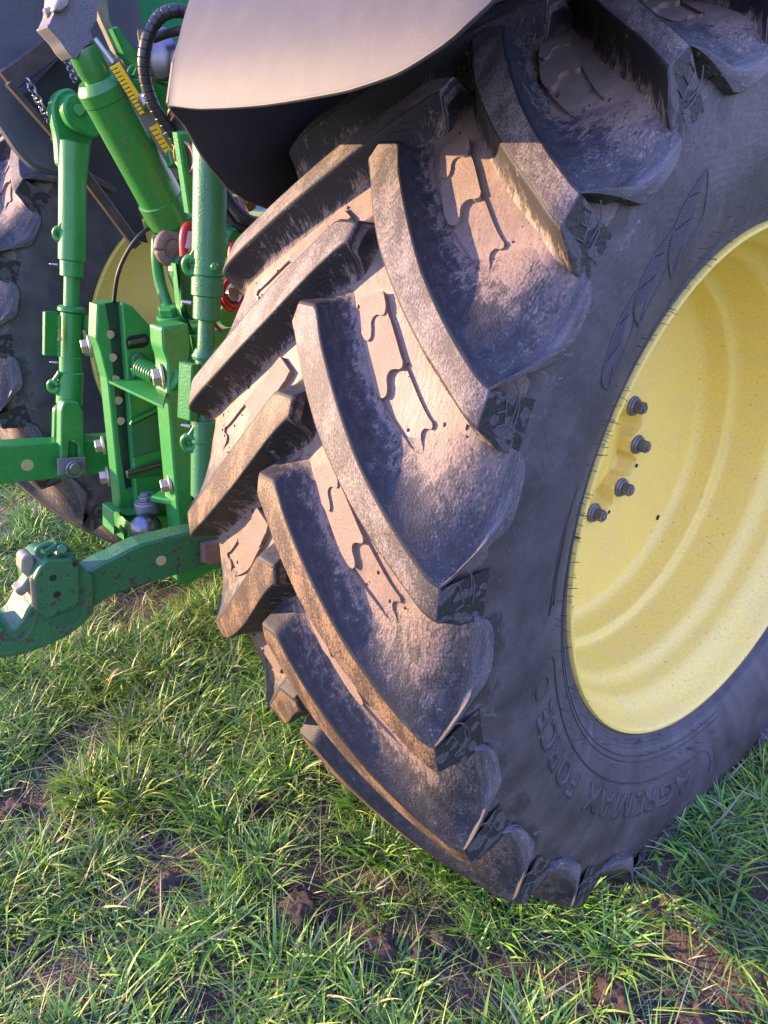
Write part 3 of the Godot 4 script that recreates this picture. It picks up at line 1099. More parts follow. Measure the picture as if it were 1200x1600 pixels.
# ------------------------------------------------------------------ three-point linkage
func lift_rod_left() -> void:
	var A := Vector3(-1.5, 1.5977, 0.6244)
	var B := Vector3(-1.5, 1.3407, 0.6835)
	var r := 0.0392
	var b := Buf.new()
	b.rod(A, B, r, r, 28, 0.004)
	# flared head
	b.rod(Vector3(-1.5, 1.6651, 0.6062), A + (B - A) * 0.12, r * 1.15, r, 24, 0.004)
	var o := part("lift_rod", b, M.green)
	o.set_meta("label", "left lift rod, wholly in view")
	var e := Buf.new()
	e.plate(rounded([Vector2(0.6668, 1.5999), Vector2(0.6551, 1.6782), Vector2(0.6576, 1.7322), Vector2(0.6526, 1.7627), Vector2(0.6365, 1.7865), Vector2(0.6154, 1.8008), Vector2(0.591, 1.8041), Vector2(0.5747, 1.7944), Vector2(0.5657, 1.7668), Vector2(0.5434, 1.6917), Vector2(0.5677, 1.6397), Vector2(0.5922, 1.5961)], 0.02, 4), -1.535, -1.49, 0.006)
	part("rod_head", e, M.green, o)
	e = Buf.new()
	e.plate(rounded([Vector2(0.6449, 1.7457), Vector2(0.6365, 1.7678), Vector2(0.6202, 1.7851), Vector2(0.598, 1.7882), Vector2(0.5805, 1.7674), Vector2(0.548, 1.6902), Vector2(0.5641, 1.6674), Vector2(0.6116, 1.6903), Vector2(0.6364, 1.7104)], 0.02, 4), -1.475, -1.432, 0.006)
	e.rod(Vector3(-1.52, 1.7486, 0.566), Vector3(-1.42, 1.7443, 0.6038), 0.0148)
	part("clevis_ear", e, M.green, o)
	for q in [[Vector3(-1.5, 1.42, 0.703), -1.5], [Vector3(-1.5, 0.9775, 0.8185), -1.5]]:
		e = Buf.new()
		var c: Vector3 = q[0]
		var d := Vector3(0.64, 0, -0.77)
		var lug_ring := []
		for i in 17:
			lug_ring.append(c + d * (0.014 * cos(TAU * i / 16)) + Vector3.UP * (0.017 * sin(TAU * i / 16)))
		e.tube(lug_ring, 0.0085, 8)
		e.bar(c + Vector3(0, 0.045, 0) + d * 0.03, c + Vector3(0, 0.008, 0) - d * 0.004, 0.012, 0.012, Vector3(0.77, 0, 0.64))
		e.bar(c + Vector3(0, -0.045, 0) + d * 0.03, c + Vector3(0, -0.008, 0) - d * 0.004, 0.012, 0.012, Vector3(0.77, 0, 0.64))
		part("lock_eye", e, M.green, o)
	e = Buf.new()
	e.rod(Vector3(-1.5, 1.3479, 0.682), Vector3(-1.5, 1.2966, 0.693), 0.0341)
	e.rod(Vector3(-1.5, 1.3003, 0.6922), Vector3(-1.5, 1.2036, 0.7151), 0.0226)
	e.lathe([Vector2(0, 0), Vector2(0.0278, 0), Vector2(0.0396, 0.006), Vector2(0.0396, 0.016), Vector2(0.0317, 0.022), Vector2(0, 0.022)], Buf.along(Vector3(-1.5, 1.1903, 0.7179), Vector3(-1.5, 1.2167, 0.7118)), 28)
	e.rod(Vector3(-1.5, 1.1922, 0.7175), Vector3(-1.5, 1.0576, 0.7486), 0.031)
	e.rod(Vector3(-1.5, 1.0596, 0.7481), Vector3(-1.5, 1.0103, 0.7588), 0.0334)
	e.rod(Vector3(-1.5, 1.0143, 0.7579), Vector3(-1.5, 0.9108, 0.7844), 0.0397, 0.0397, 26, 0.004)
	part("rod_spindle", e, M.green, o)
	# folded lock plate with slots
	e = Buf.new()
	e.bar(Vector3(-1.45, 1.2124, 0.7927), Vector3(-1.45, 1.0866, 0.8227), 0.014, 0.045, Vector3(0.3, 0, 0.95))
	e.bar(Vector3(-1.49, 1.1935, 0.766), Vector3(-1.49, 1.0724, 0.7948), 0.03, 0.006, Vector3(0.77, 0, 0.64))
	e.bar(Vector3(-1.5, 1.1774, 0.6742), Vector3(-1.5, 1.0531, 0.7044), 0.05, 0.006, Vector3(0.77, 0, 0.64))
	part("lock_plate", e, M.green, o)
	for q in [[Vector3(-1.475, 1.1349, 0.7763), 0.0], [Vector3(-1.485, 1.1189, 0.6942), 0.0]]:
		e = Buf.new()
		e.bar(q[0] + Vector3(0, 0.016, 0), q[0] - Vector3(0, 0.016, 0), 0.012, 0.006, Vector3(0.77, 0, 0.64))
		part("slot", e, M.straw_light, o)
	for q in [Vector3(-1.47, 1.3382, 0.7352), Vector3(-1.47, 1.0544, 0.7978)]:
		e = Buf.new()
		e.rod(q, q + Vector3(-0.016, 0.004, 0.02), 0.0045, 0.003, 10)
		part("grease_nipple", e, M.steel, o)
	# lower fork over the draft arm
	e = Buf.new()
	e.plate(rounded([Vector2(0.8312, 0.9208), Vector2(0.8166, 0.9421), Vector2(0.7745, 0.9322), Vector2(0.7661, 0.8945), Vector2(0.7937, 0.7434), Vector2(0.8123, 0.7443), Vector2(0.8048, 0.7993), Vector2(0.8115, 0.8162), Vector2(0.8278, 0.8163), Vector2(0.8454, 0.7539), Vector2(0.8684, 0.7605)], 0.008, 3), -1.475, -1.43, 0.004)
	e.plate(rounded([Vector2(0.8223, 0.896), Vector2(0.7887, 0.9181), Vector2(0.7507, 0.9005), Vector2(0.7882, 0.7044), Vector2(0.8641, 0.7264)], 0.008, 3), -1.56, -1.53, 0.004)
	part("rod_fork", e, M.green, o)
	e = Buf.new()
	e.plate([Vector2(0.8792, 0.7729), Vector2(0.793, 0.7548), Vector2(0.8024, 0.6997), Vector2(0.889, 0.7191)], -1.428, -1.42, 0.0015)
	part("pin_plate", e, M.steel_dull, o)
	e = Buf.new()
	var pc := Vector3(-1.42, 0.735, 0.8387)
	e.rod(pc, pc + Vector3(0.02, 0, 0), 0.0163)
	e.lathe([Vector2(0.013, 0), Vector2(0.013, 0.004), Vector2(0.0, 0.004)], Buf.along(pc, pc + Vector3.RIGHT), 20)
	part("linkage_pin", e, M.steel, o)
	e = Buf.new()
	var ring := []
	for i in 25:
		ring.append(pc + Vector3(0.012, 0.026 * sin(TAU * i / 24) - 0.006, 0.026 * cos(TAU * i / 24)))
	e.tube(ring, 0.0022, 8)
	part("ring_clip", e, M.steel, o)


func lift_rod_right() -> void:
	var b := Buf.new()
	var r := 0.0379
	b.rod(Vector3(-0.7, 1.6682, 0.5923), Vector3(-0.7, 1.3654, 0.6469), r, r, 32, 0.004)
	b.rod(Vector3(-0.72, 1.7378, 0.5834), Vector3(-0.7, 1.5954, 0.605), r * 0.9, r, 28, 0.006)
	b.rod(Vector3(-0.7, 1.3669, 0.6475), Vector3(-0.7, 1.3214, 0.6554), r * 0.985, r * 0.985, 32, 0.003)
	b.rod(Vector3(-0.7, 1.3242, 0.655), Vector3(-0.7, 1.2678, 0.6654), r * 0.85, r * 0.85, 28, 0.003)
	var o := part("lift_rod", b, M.green_dusty)
	o.set_meta("label", "right lift rod, partly hidden by the near tyre")
	var e := Buf.new()
	e.rod(Vector3(-0.7, 1.2707, 0.6649), Vector3(-0.7, 1.1849, 0.6817), r * 0.52, r * 0.52, 24, 0.002)
	e.lathe([Vector2(0, 0), Vector2(r * 0.78, 0), Vector2(r * 0.86, 0.008), Vector2(r * 0.62, 0.026), Vector2(0, 0.026)], Buf.along(Vector3(-0.7, 1.1758, 0.6831), Vector3(-0.7, 1.209, 0.6776)), 26)
	e.rod(Vector3(-0.7, 1.1792, 0.6843), Vector3(-0.7, 1.0205, 0.7108), r * 0.6, r * 0.6, 24, 0.002)
	e.rod(Vector3(-0.7, 1.0317, 0.709), Vector3(-0.7, 0.8337, 0.7418), r * 0.84, r * 0.84, 28, 0.004)
	e.rod(Vector3(-0.7, 0.9855, 0.718), Vector3(-0.7, 0.9757, 0.7196), r * 0.9, r * 0.9, 28, 0.002)
	part("rod_spindle", e, M.green_dusty, o)
	e = Buf.new()
	e.bar(Vector3(-0.7, 1.1765, 0.7254), Vector3(-0.7, 1.0426, 0.7524), 0.045, 0.028, Vector3(0.3, 0, 0.95), 0.003)
	part("lock_plate", e, M.green, o)
	for q in [Vector3(-0.71, 1.393, 0.68), Vector3(-0.71, 0.9787, 0.7526)]:
		e = Buf.new()
		var c: Vector3 = q
		var d := Vector3(0.64, 0, -0.77)
		var lug_ring := []
		for i in 17:
			lug_ring.append(c + d * (0.015 * cos(TAU * i / 16)) + Vector3.UP * (0.018 * sin(TAU * i / 16)))
		e.tube(lug_ring, 0.009, 8)
		e.bar(c + Vector3(0, 0.055, 0) + d * 0.032, c + Vector3(0, 0.008, 0) - d * 0.004, 0.013, 0.013, Vector3(0.77, 0, 0.64))
		e.bar(c + Vector3(0, -0.055, 0) + d * 0.032, c + Vector3(0, -0.008, 0) - d * 0.004, 0.013, 0.013, Vector3(0.77, 0, 0.64))
		part("lock_eye", e, M.green, o)
	for q in [Vector3(-0.66, 1.3188, 0.7146), Vector3(-0.66, 1.0356, 0.7638)]:
		e = Buf.new()
		e.rod(q, q + Vector3(-0.02, 0.004, 0.016), 0.0055, 0.004, 12)
		part("grease_nipple", e, M.steel, o)
	e = Buf.new()
	var k := Vector3(-0.655, 1.3924, 0.6491)
	e.rod(k, k + Vector3(0.012, 0, 0.009), 0.009, 0.008, 14)
	part("stop_stud", e, M.green, o)


func lower_links() -> void:
	# left arm
	var b := CSGMesh3D.new()
	var pb := Buf.new()
	pb.plate([Vector2(1.2857, 0.8996), Vector2(1.0235, 0.8449), Vector2(0.8572, 0.81), Vector2(0.7159, 0.785)] + [Vector2(0.25, 0.70), Vector2(0.25, 0.57)] + [Vector2(0.7135, 0.6657), Vector2(0.8828, 0.6941), Vector2(1.0522, 0.7266), Vector2(1.3169, 0.7872)], -1.54, -1.46, 0.004)
	var o := part("lower_link", pb, M.green)
	o.set_meta("label", "straight left lower link arm")
	var hb := Buf.new()
	var hc := Vector3(-1.46, 0.7637, 0.961)
	hb.lathe([Vector2(0.019, 0.0), Vector2(0.018, 0.0012), Vector2(0.0, 0.0012)], Buf.along(hc, hc + Vector3.RIGHT), 24)
	part("link_hole", hb, M.straw_light, o)
	b.free()
	# right arm
	pb = Buf.new()
	pb.plate([Vector2(1.0723, 0.7607), Vector2(1.037, 0.769), Vector2(1.0052, 0.7721), Vector2(0.9788, 0.7776), Vector2(0.9393, 0.7818), Vector2(0.8211, 0.7703), Vector2(0.7261, 0.7528)] + [Vector2(0.25, 0.72), Vector2(0.25, 0.60)] + [Vector2(0.7409, 0.6527), Vector2(0.7881, 0.6618), Vector2(0.8388, 0.6631), Vector2(1.0239, 0.6774), Vector2(1.0737, 0.6649), Vector2(1.097, 0.6574)], -0.725, -0.66, 0.006)
	o = part("lower_link", pb, M.green_worn)
	o.set_meta("label", "right lower link arm ending in an open hook")
	hb = Buf.new()
	hc = Vector3(-0.66, 0.7212, 0.8969)
	hb.lathe([Vector2(0.0134, 0.0), Vector2(0.0126, 0.0012), Vector2(0.0, 0.0012)], Buf.along(hc, hc + Vector3.RIGHT), 24)
	part("link_hole", hb, M.straw_light, o)
	# hook end
	var k := Buf.new()
	k.plate(rounded([Vector2(1.1788, 0.8284), Vector2(1.1602, 0.8372), Vector2(1.0998, 0.822), Vector2(1.0898, 0.7933), Vector2(1.0883, 0.7725), Vector2(1.0689, 0.7579), Vector2(1.0866, 0.6646), Vector2(1.1184, 0.6435), Vector2(1.1587, 0.6304), Vector2(1.2033, 0.6271), Vector2(1.2567, 0.6289), Vector2(1.309, 0.6447), Vector2(1.3715, 0.6862), Vector2(1.3637, 0.746), Vector2(1.3296, 0.7511), Vector2(1.2826, 0.7312), Vector2(1.2762, 0.7083), Vector2(1.2604, 0.7009), Vector2(1.2378, 0.7157), Vector2(1.2215, 0.7385), Vector2(1.2119, 0.7442), Vector2(1.2048, 0.7511), Vector2(1.1988, 0.801), Vector2(1.1916, 0.8143)], 0.008, 3), -0.745, -0.635, 0.005)
	var h := part("hook_end", k, M.green_worn, o)
	k = Buf.new()
	k.plate(rounded([Vector2(1.1803, 0.828), Vector2(1.1641, 0.8392), Vector2(1.1111, 0.825), Vector2(1.0993, 0.799), Vector2(1.115, 0.7112), Vector2(1.1924, 0.7013), Vector2(1.2107, 0.7314), Vector2(1.196, 0.8071)], 0.006, 3), -0.64, -0.622, 0.003)
	part("hook_cheek", k, M.green_worn, h)
	k = Buf.new()
	var jaw := []
	for q in [Vector3(-0.69, 0.6958, 1.2785), Vector3(-0.69, 0.673, 1.2703), Vector3(-0.69, 0.6648, 1.2527), Vector3(-0.69, 0.6779, 1.2284), Vector3(-0.69, 0.703, 1.2112), Vector3(-0.69, 0.7185, 1.2034)]:
		jaw.append(q)
	jaw = spline(jaw, 5)
	var P := []
	for q in jaw:
		P.append(PackedVector3Array([q + Vector3(-0.05, 0.004, 0.002), q + Vector3(0.0585, 0.004, 0.002)]))
	k.grid(P)
	part("hook_jaw", k, M.steel_worn, h)
	k = Buf.new()
	k.plate(rounded([Vector2(1.2108, 0.8173), Vector2(1.2027, 0.8461), Vector2(1.1932, 0.8519), Vector2(1.1803, 0.8486), Vector2(1.1767, 0.8344), Vector2(1.1912, 0.8013), Vector2(1.1993, 0.7964)], 0.006, 3), -0.70, -0.655, 0.004)
	k.plate(rounded([Vector2(1.2324, 0.7764), Vector2(1.2178, 0.7801), Vector2(1.2001, 0.7974), Vector2(1.1932, 0.7913), Vector2(1.202, 0.7652), Vector2(1.2206, 0.7565), Vector2(1.2299, 0.7638)], 0.004, 3), -0.695, -0.66, 0.003)
	part("hook_latch", k, M.pale_dusty, h)
	k = Buf.new()
	k.rod(Vector3(-0.63, 0.8045, 1.1982), Vector3(-0.63, 0.7387, 1.2092), 0.006)
	part("latch_rod", k, M.mud_steel, h)
	k = Buf.new()
	var lp := []
	for q in [Vector3(-0.66, 0.831, 1.1449), Vector3(-0.66, 0.8355, 1.1608), Vector3(-0.66, 0.8483, 1.169), Vector3(-0.66, 0.8576, 1.1641), Vector3(-0.66, 0.8593, 1.147), Vector3(-0.66, 0.8549, 1.1311), Vector3(-0.66, 0.8426, 1.111), Vector3(-0.66, 0.8187, 1.0958), Vector3(-0.66, 0.8106, 1.1005), Vector3(-0.66, 0.8179, 1.1236), Vector3(-0.66, 0.831, 1.1449)]:
		lp.append(q)
	k.tube(spline(lp, 5), 0.0055, 10)
	k.bar(Vector3(-0.66, 0.8449, 1.1558), Vector3(-0.66, 0.853, 1.1258), 0.016, 0.03, Vector3.RIGHT)
	k.rod(Vector3(-0.68, 0.8269, 1.1117), Vector3(-0.63, 0.851, 1.1239), 0.011)
	k.bar(Vector3(-0.66, 0.835, 1.1298), Vector3(-0.66, 0.8157, 1.0964), 0.014, 0.03, Vector3.RIGHT)
	part("release_lever", k, M.green_worn, h)
	for q in [[Vector3(-0.622, 0.795, 1.1587), 0.008], [Vector3(-0.622, 0.7525, 1.1597), 0.0085], [Vector3(-0.622, 0.8103, 1.107), 0.006]]:
		k = Buf.new()
		k.lathe([Vector2(q[1], 0.0), Vector2(q[1] * 0.85, 0.001), Vector2(0, 0.001)], Buf.along(q[0], q[0] + Vector3.RIGHT), 16)
		part("bolt_hole", k, M.hole, h)
	k = Buf.new()
	k.plate(rounded([Vector2(1.1817, 0.6945), Vector2(1.1136, 0.6986), Vector2(1.1183, 0.6762), Vector2(1.1428, 0.6593), Vector2(1.1806, 0.6734), Vector2(1.1948, 0.6868)], 0.006, 3), -0.636, -0.6325, 0.001)
	part("hook_recess", k, M.green_deep, h)
	# block and bracket that peep out beside the tyre
	k = Buf.new()
	k.plate([Vector2(0.7894, 0.7336), Vector2(0.7138, 0.7222), Vector2(0.7225, 0.6613), Vector2(0.7777, 0.6677), Vector2(0.7973, 0.683)], -0.66, -0.64, 0.003)
	part("stabiliser_block", k, M.mud_steel, o)
	k = Buf.new()
	k.plate([Vector2(0.8309, 0.6224), Vector2(0.6984, 0.6394), Vector2(0.6314, 0.614), Vector2(0.6362, 0.5789), Vector2(0.7351, 0.5917), Vector2(0.8127, 0.5753), Vector2(0.8326, 0.6015)], -0.86, -0.74, 0.005)
	part("stabiliser_bracket", k, M.green, o)


func hitch() -> void:
	# left rail
	var rail := CSGCombiner3D.new()
	var pb := Buf.new()
	pb.plate([Vector2(0.7386, 1.2548), Vector2(0.6681, 1.2548), Vector2(0.674, 1.1653), Vector2(0.7118, 0.8429), Vector2(0.7446, 0.5455), Vector2(0.8022, 0.5438), Vector2(0.771, 0.8386), Vector2(0.7511, 1.046), Vector2(0.7551, 1.1288), Vector2(0.7605, 1.1661)], -1.262, -1.2, 0.004)
	var cm := CSGMesh3D.new()
	cm.mesh = pb.mesh()
	rail.free()
	cm.free()
	var o := part("hitch_rail", pb, M.green_bright)
	o.set_meta("label", "left pick-up hitch rail with a row of holes")
	var ch := Buf.new()
	ch.plate([Vector2(0.7173, 1.2553), Vector2(0.6802, 1.255), Vector2(0.6859, 1.1677), Vector2(0.7241, 0.8468), Vector2(0.739, 0.7039), Vector2(0.7639, 0.7032), Vector2(0.7547, 0.855), Vector2(0.7189, 1.1735)], -1.2, -1.197, 0.0008)
	part("rail_channel", ch, M.green_oily, o)
	for q in [[175.5,523], [179,559], [184,592], [189,625], [192,657]]:
		pass
	for q in [Vector3(-1.196, 1.1693, 0.7139), Vector3(-1.196, 1.1041, 0.7192), Vector3(-1.196, 1.0408, 0.723), Vector3(-1.196, 0.9779, 0.7266), Vector3(-1.196, 0.916, 0.7317)]:
		var hb := Buf.new()
		hb.lathe([Vector2(0.0165, -0.001), Vector2(0.0165, 0.0), Vector2(0.0, 0.0004)], Buf.along(q, q + Vector3.RIGHT), 24)
		part("rail_hole", hb, M.straw_light, o)
		hb = Buf.new()
		var hp := []
		for i in 13:
			var a := TAU * (0.22 + 0.56 * i / 12.0)
			hp.append(Vector2(cos(a) * 0.0165, sin(a) * 0.0165))
		for i in 13:
			var a := TAU * (0.78 - 0.56 * i / 12.0)
			hp.append(Vector2(cos(a) * 0.0165 + 0.010, sin(a) * 0.0165 * 0.8))
		hb.plate(hp, 0.0, 0.0012, 0.0002, Transform3D(Basis.IDENTITY, q + Vector3(0.0002, 0, 0)))
		part("hole_wall", hb, M.hole, o)
	for q in [[Vector3(-1.3, 1.1252, 0.7434), 0.022], [Vector3(-1.3, 0.8204, 0.7642), 0.02], [Vector3(-1.3, 0.7171, 0.7705), 0.022]]:
		var bb := Buf.new()
		bb.hexbolt(q[0], Vector3(-0.35, 0.0, 0.94), q[1], 0.026)
		part("hitch_bolt", bb, M.steel_gold, o)
	# right rail
	pb = Buf.new()
	pb.plate(rounded([Vector2(0.6707, 1.215), Vector2(0.5933, 1.2137), Vector2(0.5969, 1.1452), Vector2(0.6292, 1.0539), Vector2(0.6367, 0.8879), Vector2(0.681, 0.5763), Vector2(0.7247, 0.5755), Vector2(0.6968, 0.9042), Vector2(0.6834, 1.048), Vector2(0.6701, 1.1245), Vector2(0.6767, 1.1603)], 0.008, 3), -1.03, -0.95, 0.005)
	var rr := part("hitch_rail", pb, M.green_bright)
	rr.set_meta("label", "right pick-up hitch rail with a square head")
	for q in [[Vector3(-0.99, 1.0766, 0.6705), 0.026], [Vector3(-0.99, 0.7633, 0.7016), 0.02]]:
		var bb := Buf.new()
		bb.hexbolt(q[0], Vector3(-0.35, 0.0, 0.94), q[1], 0.028)
		part("hitch_bolt", bb, M.steel_gold, rr)
	var boss := Buf.new()
	boss.rod(Vector3(-0.97, 1.0765, 0.6688), Vector3(-0.98, 1.0541, 0.6237), 0.038, 0.034, 28, 0.005)
	part("pivot_boss", boss, M.green, rr)
	# frame between the rails
	var fb := Buf.new()
	fb.plate([Vector2(0.6795, 1.2588), Vector2(0.651, 1.2403), Vector2(0.6036, 1.1708), Vector2(0.6116, 1.0819), Vector2(0.5032, 0.9806), Vector2(0.5346, 0.6455), Vector2(0.562, 0.4439), Vector2(0.7608, 0.552), Vector2(0.7268, 0.8522)], -1.2, -1.17, 0.004)
	fb.box(Transform3D(Basis.IDENTITY, Vector3(-1.09, 0.86, 0.50)), Vector3(0.2, 0.62, 0.14), 0.008)
	var fr := part("hitch_frame", fb, M.green)
	var sl := Buf.new()
	sl.plate(rounded([Vector2(0.6903, 1.1511), Vector2(0.6769, 1.1615), Vector2(0.6268, 1.1599), Vector2(0.6196, 1.1457), Vector2(0.6248, 1.128), Vector2(0.6379, 1.1211), Vector2(0.6896, 1.1253)], 0.006, 3), -1.17, -1.167, 0.0008)
	part("frame_slot", sl, M.hole, fr)
	sl = Buf.new()
	sl.rod(Vector3(-1.16, 1.1427, 0.6877), Vector3(-1.16, 1.1438, 0.6334), 0.009)
	sl.rod(Vector3(-1.15, 0.7696, 0.7676), Vector3(-1.15, 0.7687, 0.6589), 0.008)
	part("locking_pin", sl, M.steel_oily, fr)
	sl = Buf.new()
	sl.plate(rounded([Vector2(0.6954, 1.0409), Vector2(0.683, 1.106), Vector2(0.6616, 1.1168), Vector2(0.6434, 1.0983), Vector2(0.6518, 1.0315)], 0.01, 4), -1.168, -1.155, 0.004)
	part("cast_rib", sl, M.green_deep, fr)
	sl = Buf.new()
	sl.plate(rounded([Vector2(0.7654, 0.7477), Vector2(0.7604, 0.7734), Vector2(0.642, 0.7765), Vector2(0.6363, 0.76), Vector2(0.6413, 0.7314), Vector2(0.661, 0.7287)], 0.008, 3), -1.168, -1.160, 0.003)
	part("cast_rib", sl, M.green_deep, fr)
	sl = Buf.new()
	sl.plate([Vector2(0.7232, 0.9054), Vector2(0.6152, 0.9286), Vector2(0.6299, 0.809), Vector2(0.7361, 0.8056)], -1.169, -1.163, 0.002)
	part("cast_rib", sl, M.green_deep, fr)
	sl = Buf.new()
	sl.plate([Vector2(0, 0), Vector2(0.0, 0.0), Vector2(0, 0)] if false else [Vector2(0.7265, 0.9118), Vector2(0.6195, 0.933), Vector2(0.6175, 0.9446), Vector2(0.7205, 0.9222)], -1.166, -1.155, 0.001)
	part("cast_rib", sl, M.green, fr)
	# guard shelf
	var sh := Buf.new()
	var yy := Vector3(-1.2, 1.0361, 0.7493)
	var s1 := Vector3(-1.2001, 1.0361, 0.7492)
	var s2 := Vector3(-1.1633, 1.0361, 0.6357)
	var s3 := Vector3(-0.9778, 1.0361, 0.6721)
	var s4 := Vector3(-0.8517, 1.0361, 0.7453)
	sh.plate([Vector2(-s1.x, s1.z), Vector2(-s2.x, s2.z), Vector2(-s3.x, s3.z), Vector2(-s4.x, s4.z)], -0.004, 0.004, 0.001, Transform3D(Basis(Vector3(0, 1, 0), Vector3(0, 0, 1), Vector3(-1, 0, 0)), Vector3(0, yy.y * 0.0 + s1.y, 0)))
	part("guard_shelf", sh, M.green, fr)
	# spring on its bolt
	var sp := Buf.new()
	var a0 := Vector3(-1.1, 1.0878, 0.6919)
	var a1 := Vector3(-1.02, 1.0717, 0.6742)
	var ax := (a1 - a0).normalized()
	var ux := ax.cross(Vector3.UP).normalized()
	var uy := ax.cross(ux)
	var coil := []
	for i in 8 * 14 + 1:
		var t := i / 112.0
		coil.append(a0.lerp(a1, t) + (ux * cos(TAU * 8 * t) + uy * sin(TAU * 8 * t)) * 0.022)
	sp.tube(coil, 0.0045, 7)
	part("coil_spring", sp, M.green, fr)
	sp = Buf.new()
	sp.rod(a0, a1, 0.016)
	part("spring_bolt", sp, M.green_deep, fr)
	# ball hitch at the foot
	var bl := Buf.new()
	var bc := Vector3(-1.05, 0.6278, 0.778)
	var br := 0.0455
	var bp := []
	for i in 19:
		var a := PI * i / 18.0
		bp.append(Vector2(br * sin(a), -br * cos(a)))
	bl.lathe(bp, Transform3D(Basis.IDENTITY, bc), 36, 60.0)
	part("hitch_ball", bl, M.chrome, fr)
	bl = Buf.new()
	var nb := Vector3(-1.09, 0.6647, 0.747)
	bl.lathe([Vector2(0, -0.01), Vector2(0.034, -0.008), Vector2(0.036, 0.0), Vector2(0.036, 0.024), Vector2(0.033, 0.028), Vector2(0.026, 0.028), Vector2(0.026, 0.031)], Transform3D(Basis.IDENTITY, nb), 30)
	bl.hexbolt(nb + Vector3(0, 0.026, 0), Vector3.UP, 0.023, 0.018, 1.2)
	bl.rod(nb + Vector3(0, 0.04, 0), nb + Vector3(0, 0.055, 0), 0.013)
	part("ball_nut", bl, M.steel_dull, fr)
	bl = Buf.new()
	bl.plate(rounded([Vector2(0.8347, 0.6721), Vector2(0.8078, 0.6673), Vector2(0.8034, 0.6487), Vector2(0.7466, 0.6357), Vector2(0.6581, 0.5944), Vector2(0.5995, 0.6014), Vector2(0.5897, 0.6607), Vector2(0.7048, 0.6931), Vector2(0.6959, 0.6251), Vector2(0.7558, 0.6193), Vector2(0.7928, 0.6192), Vector2(0.811, 0.5668), Vector2(0.8228, 0.5689), Vector2(0.8184, 0.6023), Vector2(0.8489, 0.6003)], 0.004, 2), -1.22, -1.13, 0.004)
	part("ball_bracket", bl, M.green_bright, fr)
	bl = Buf.new()
	bl.bar(Vector3(-1.06, 0.7125, 0.7277), Vector3(-0.98, 0.709, 0.6813), 0.05, 0.02, Vector3.UP, 0.004)
	part("ball_arm", bl, M.green_bright, fr)


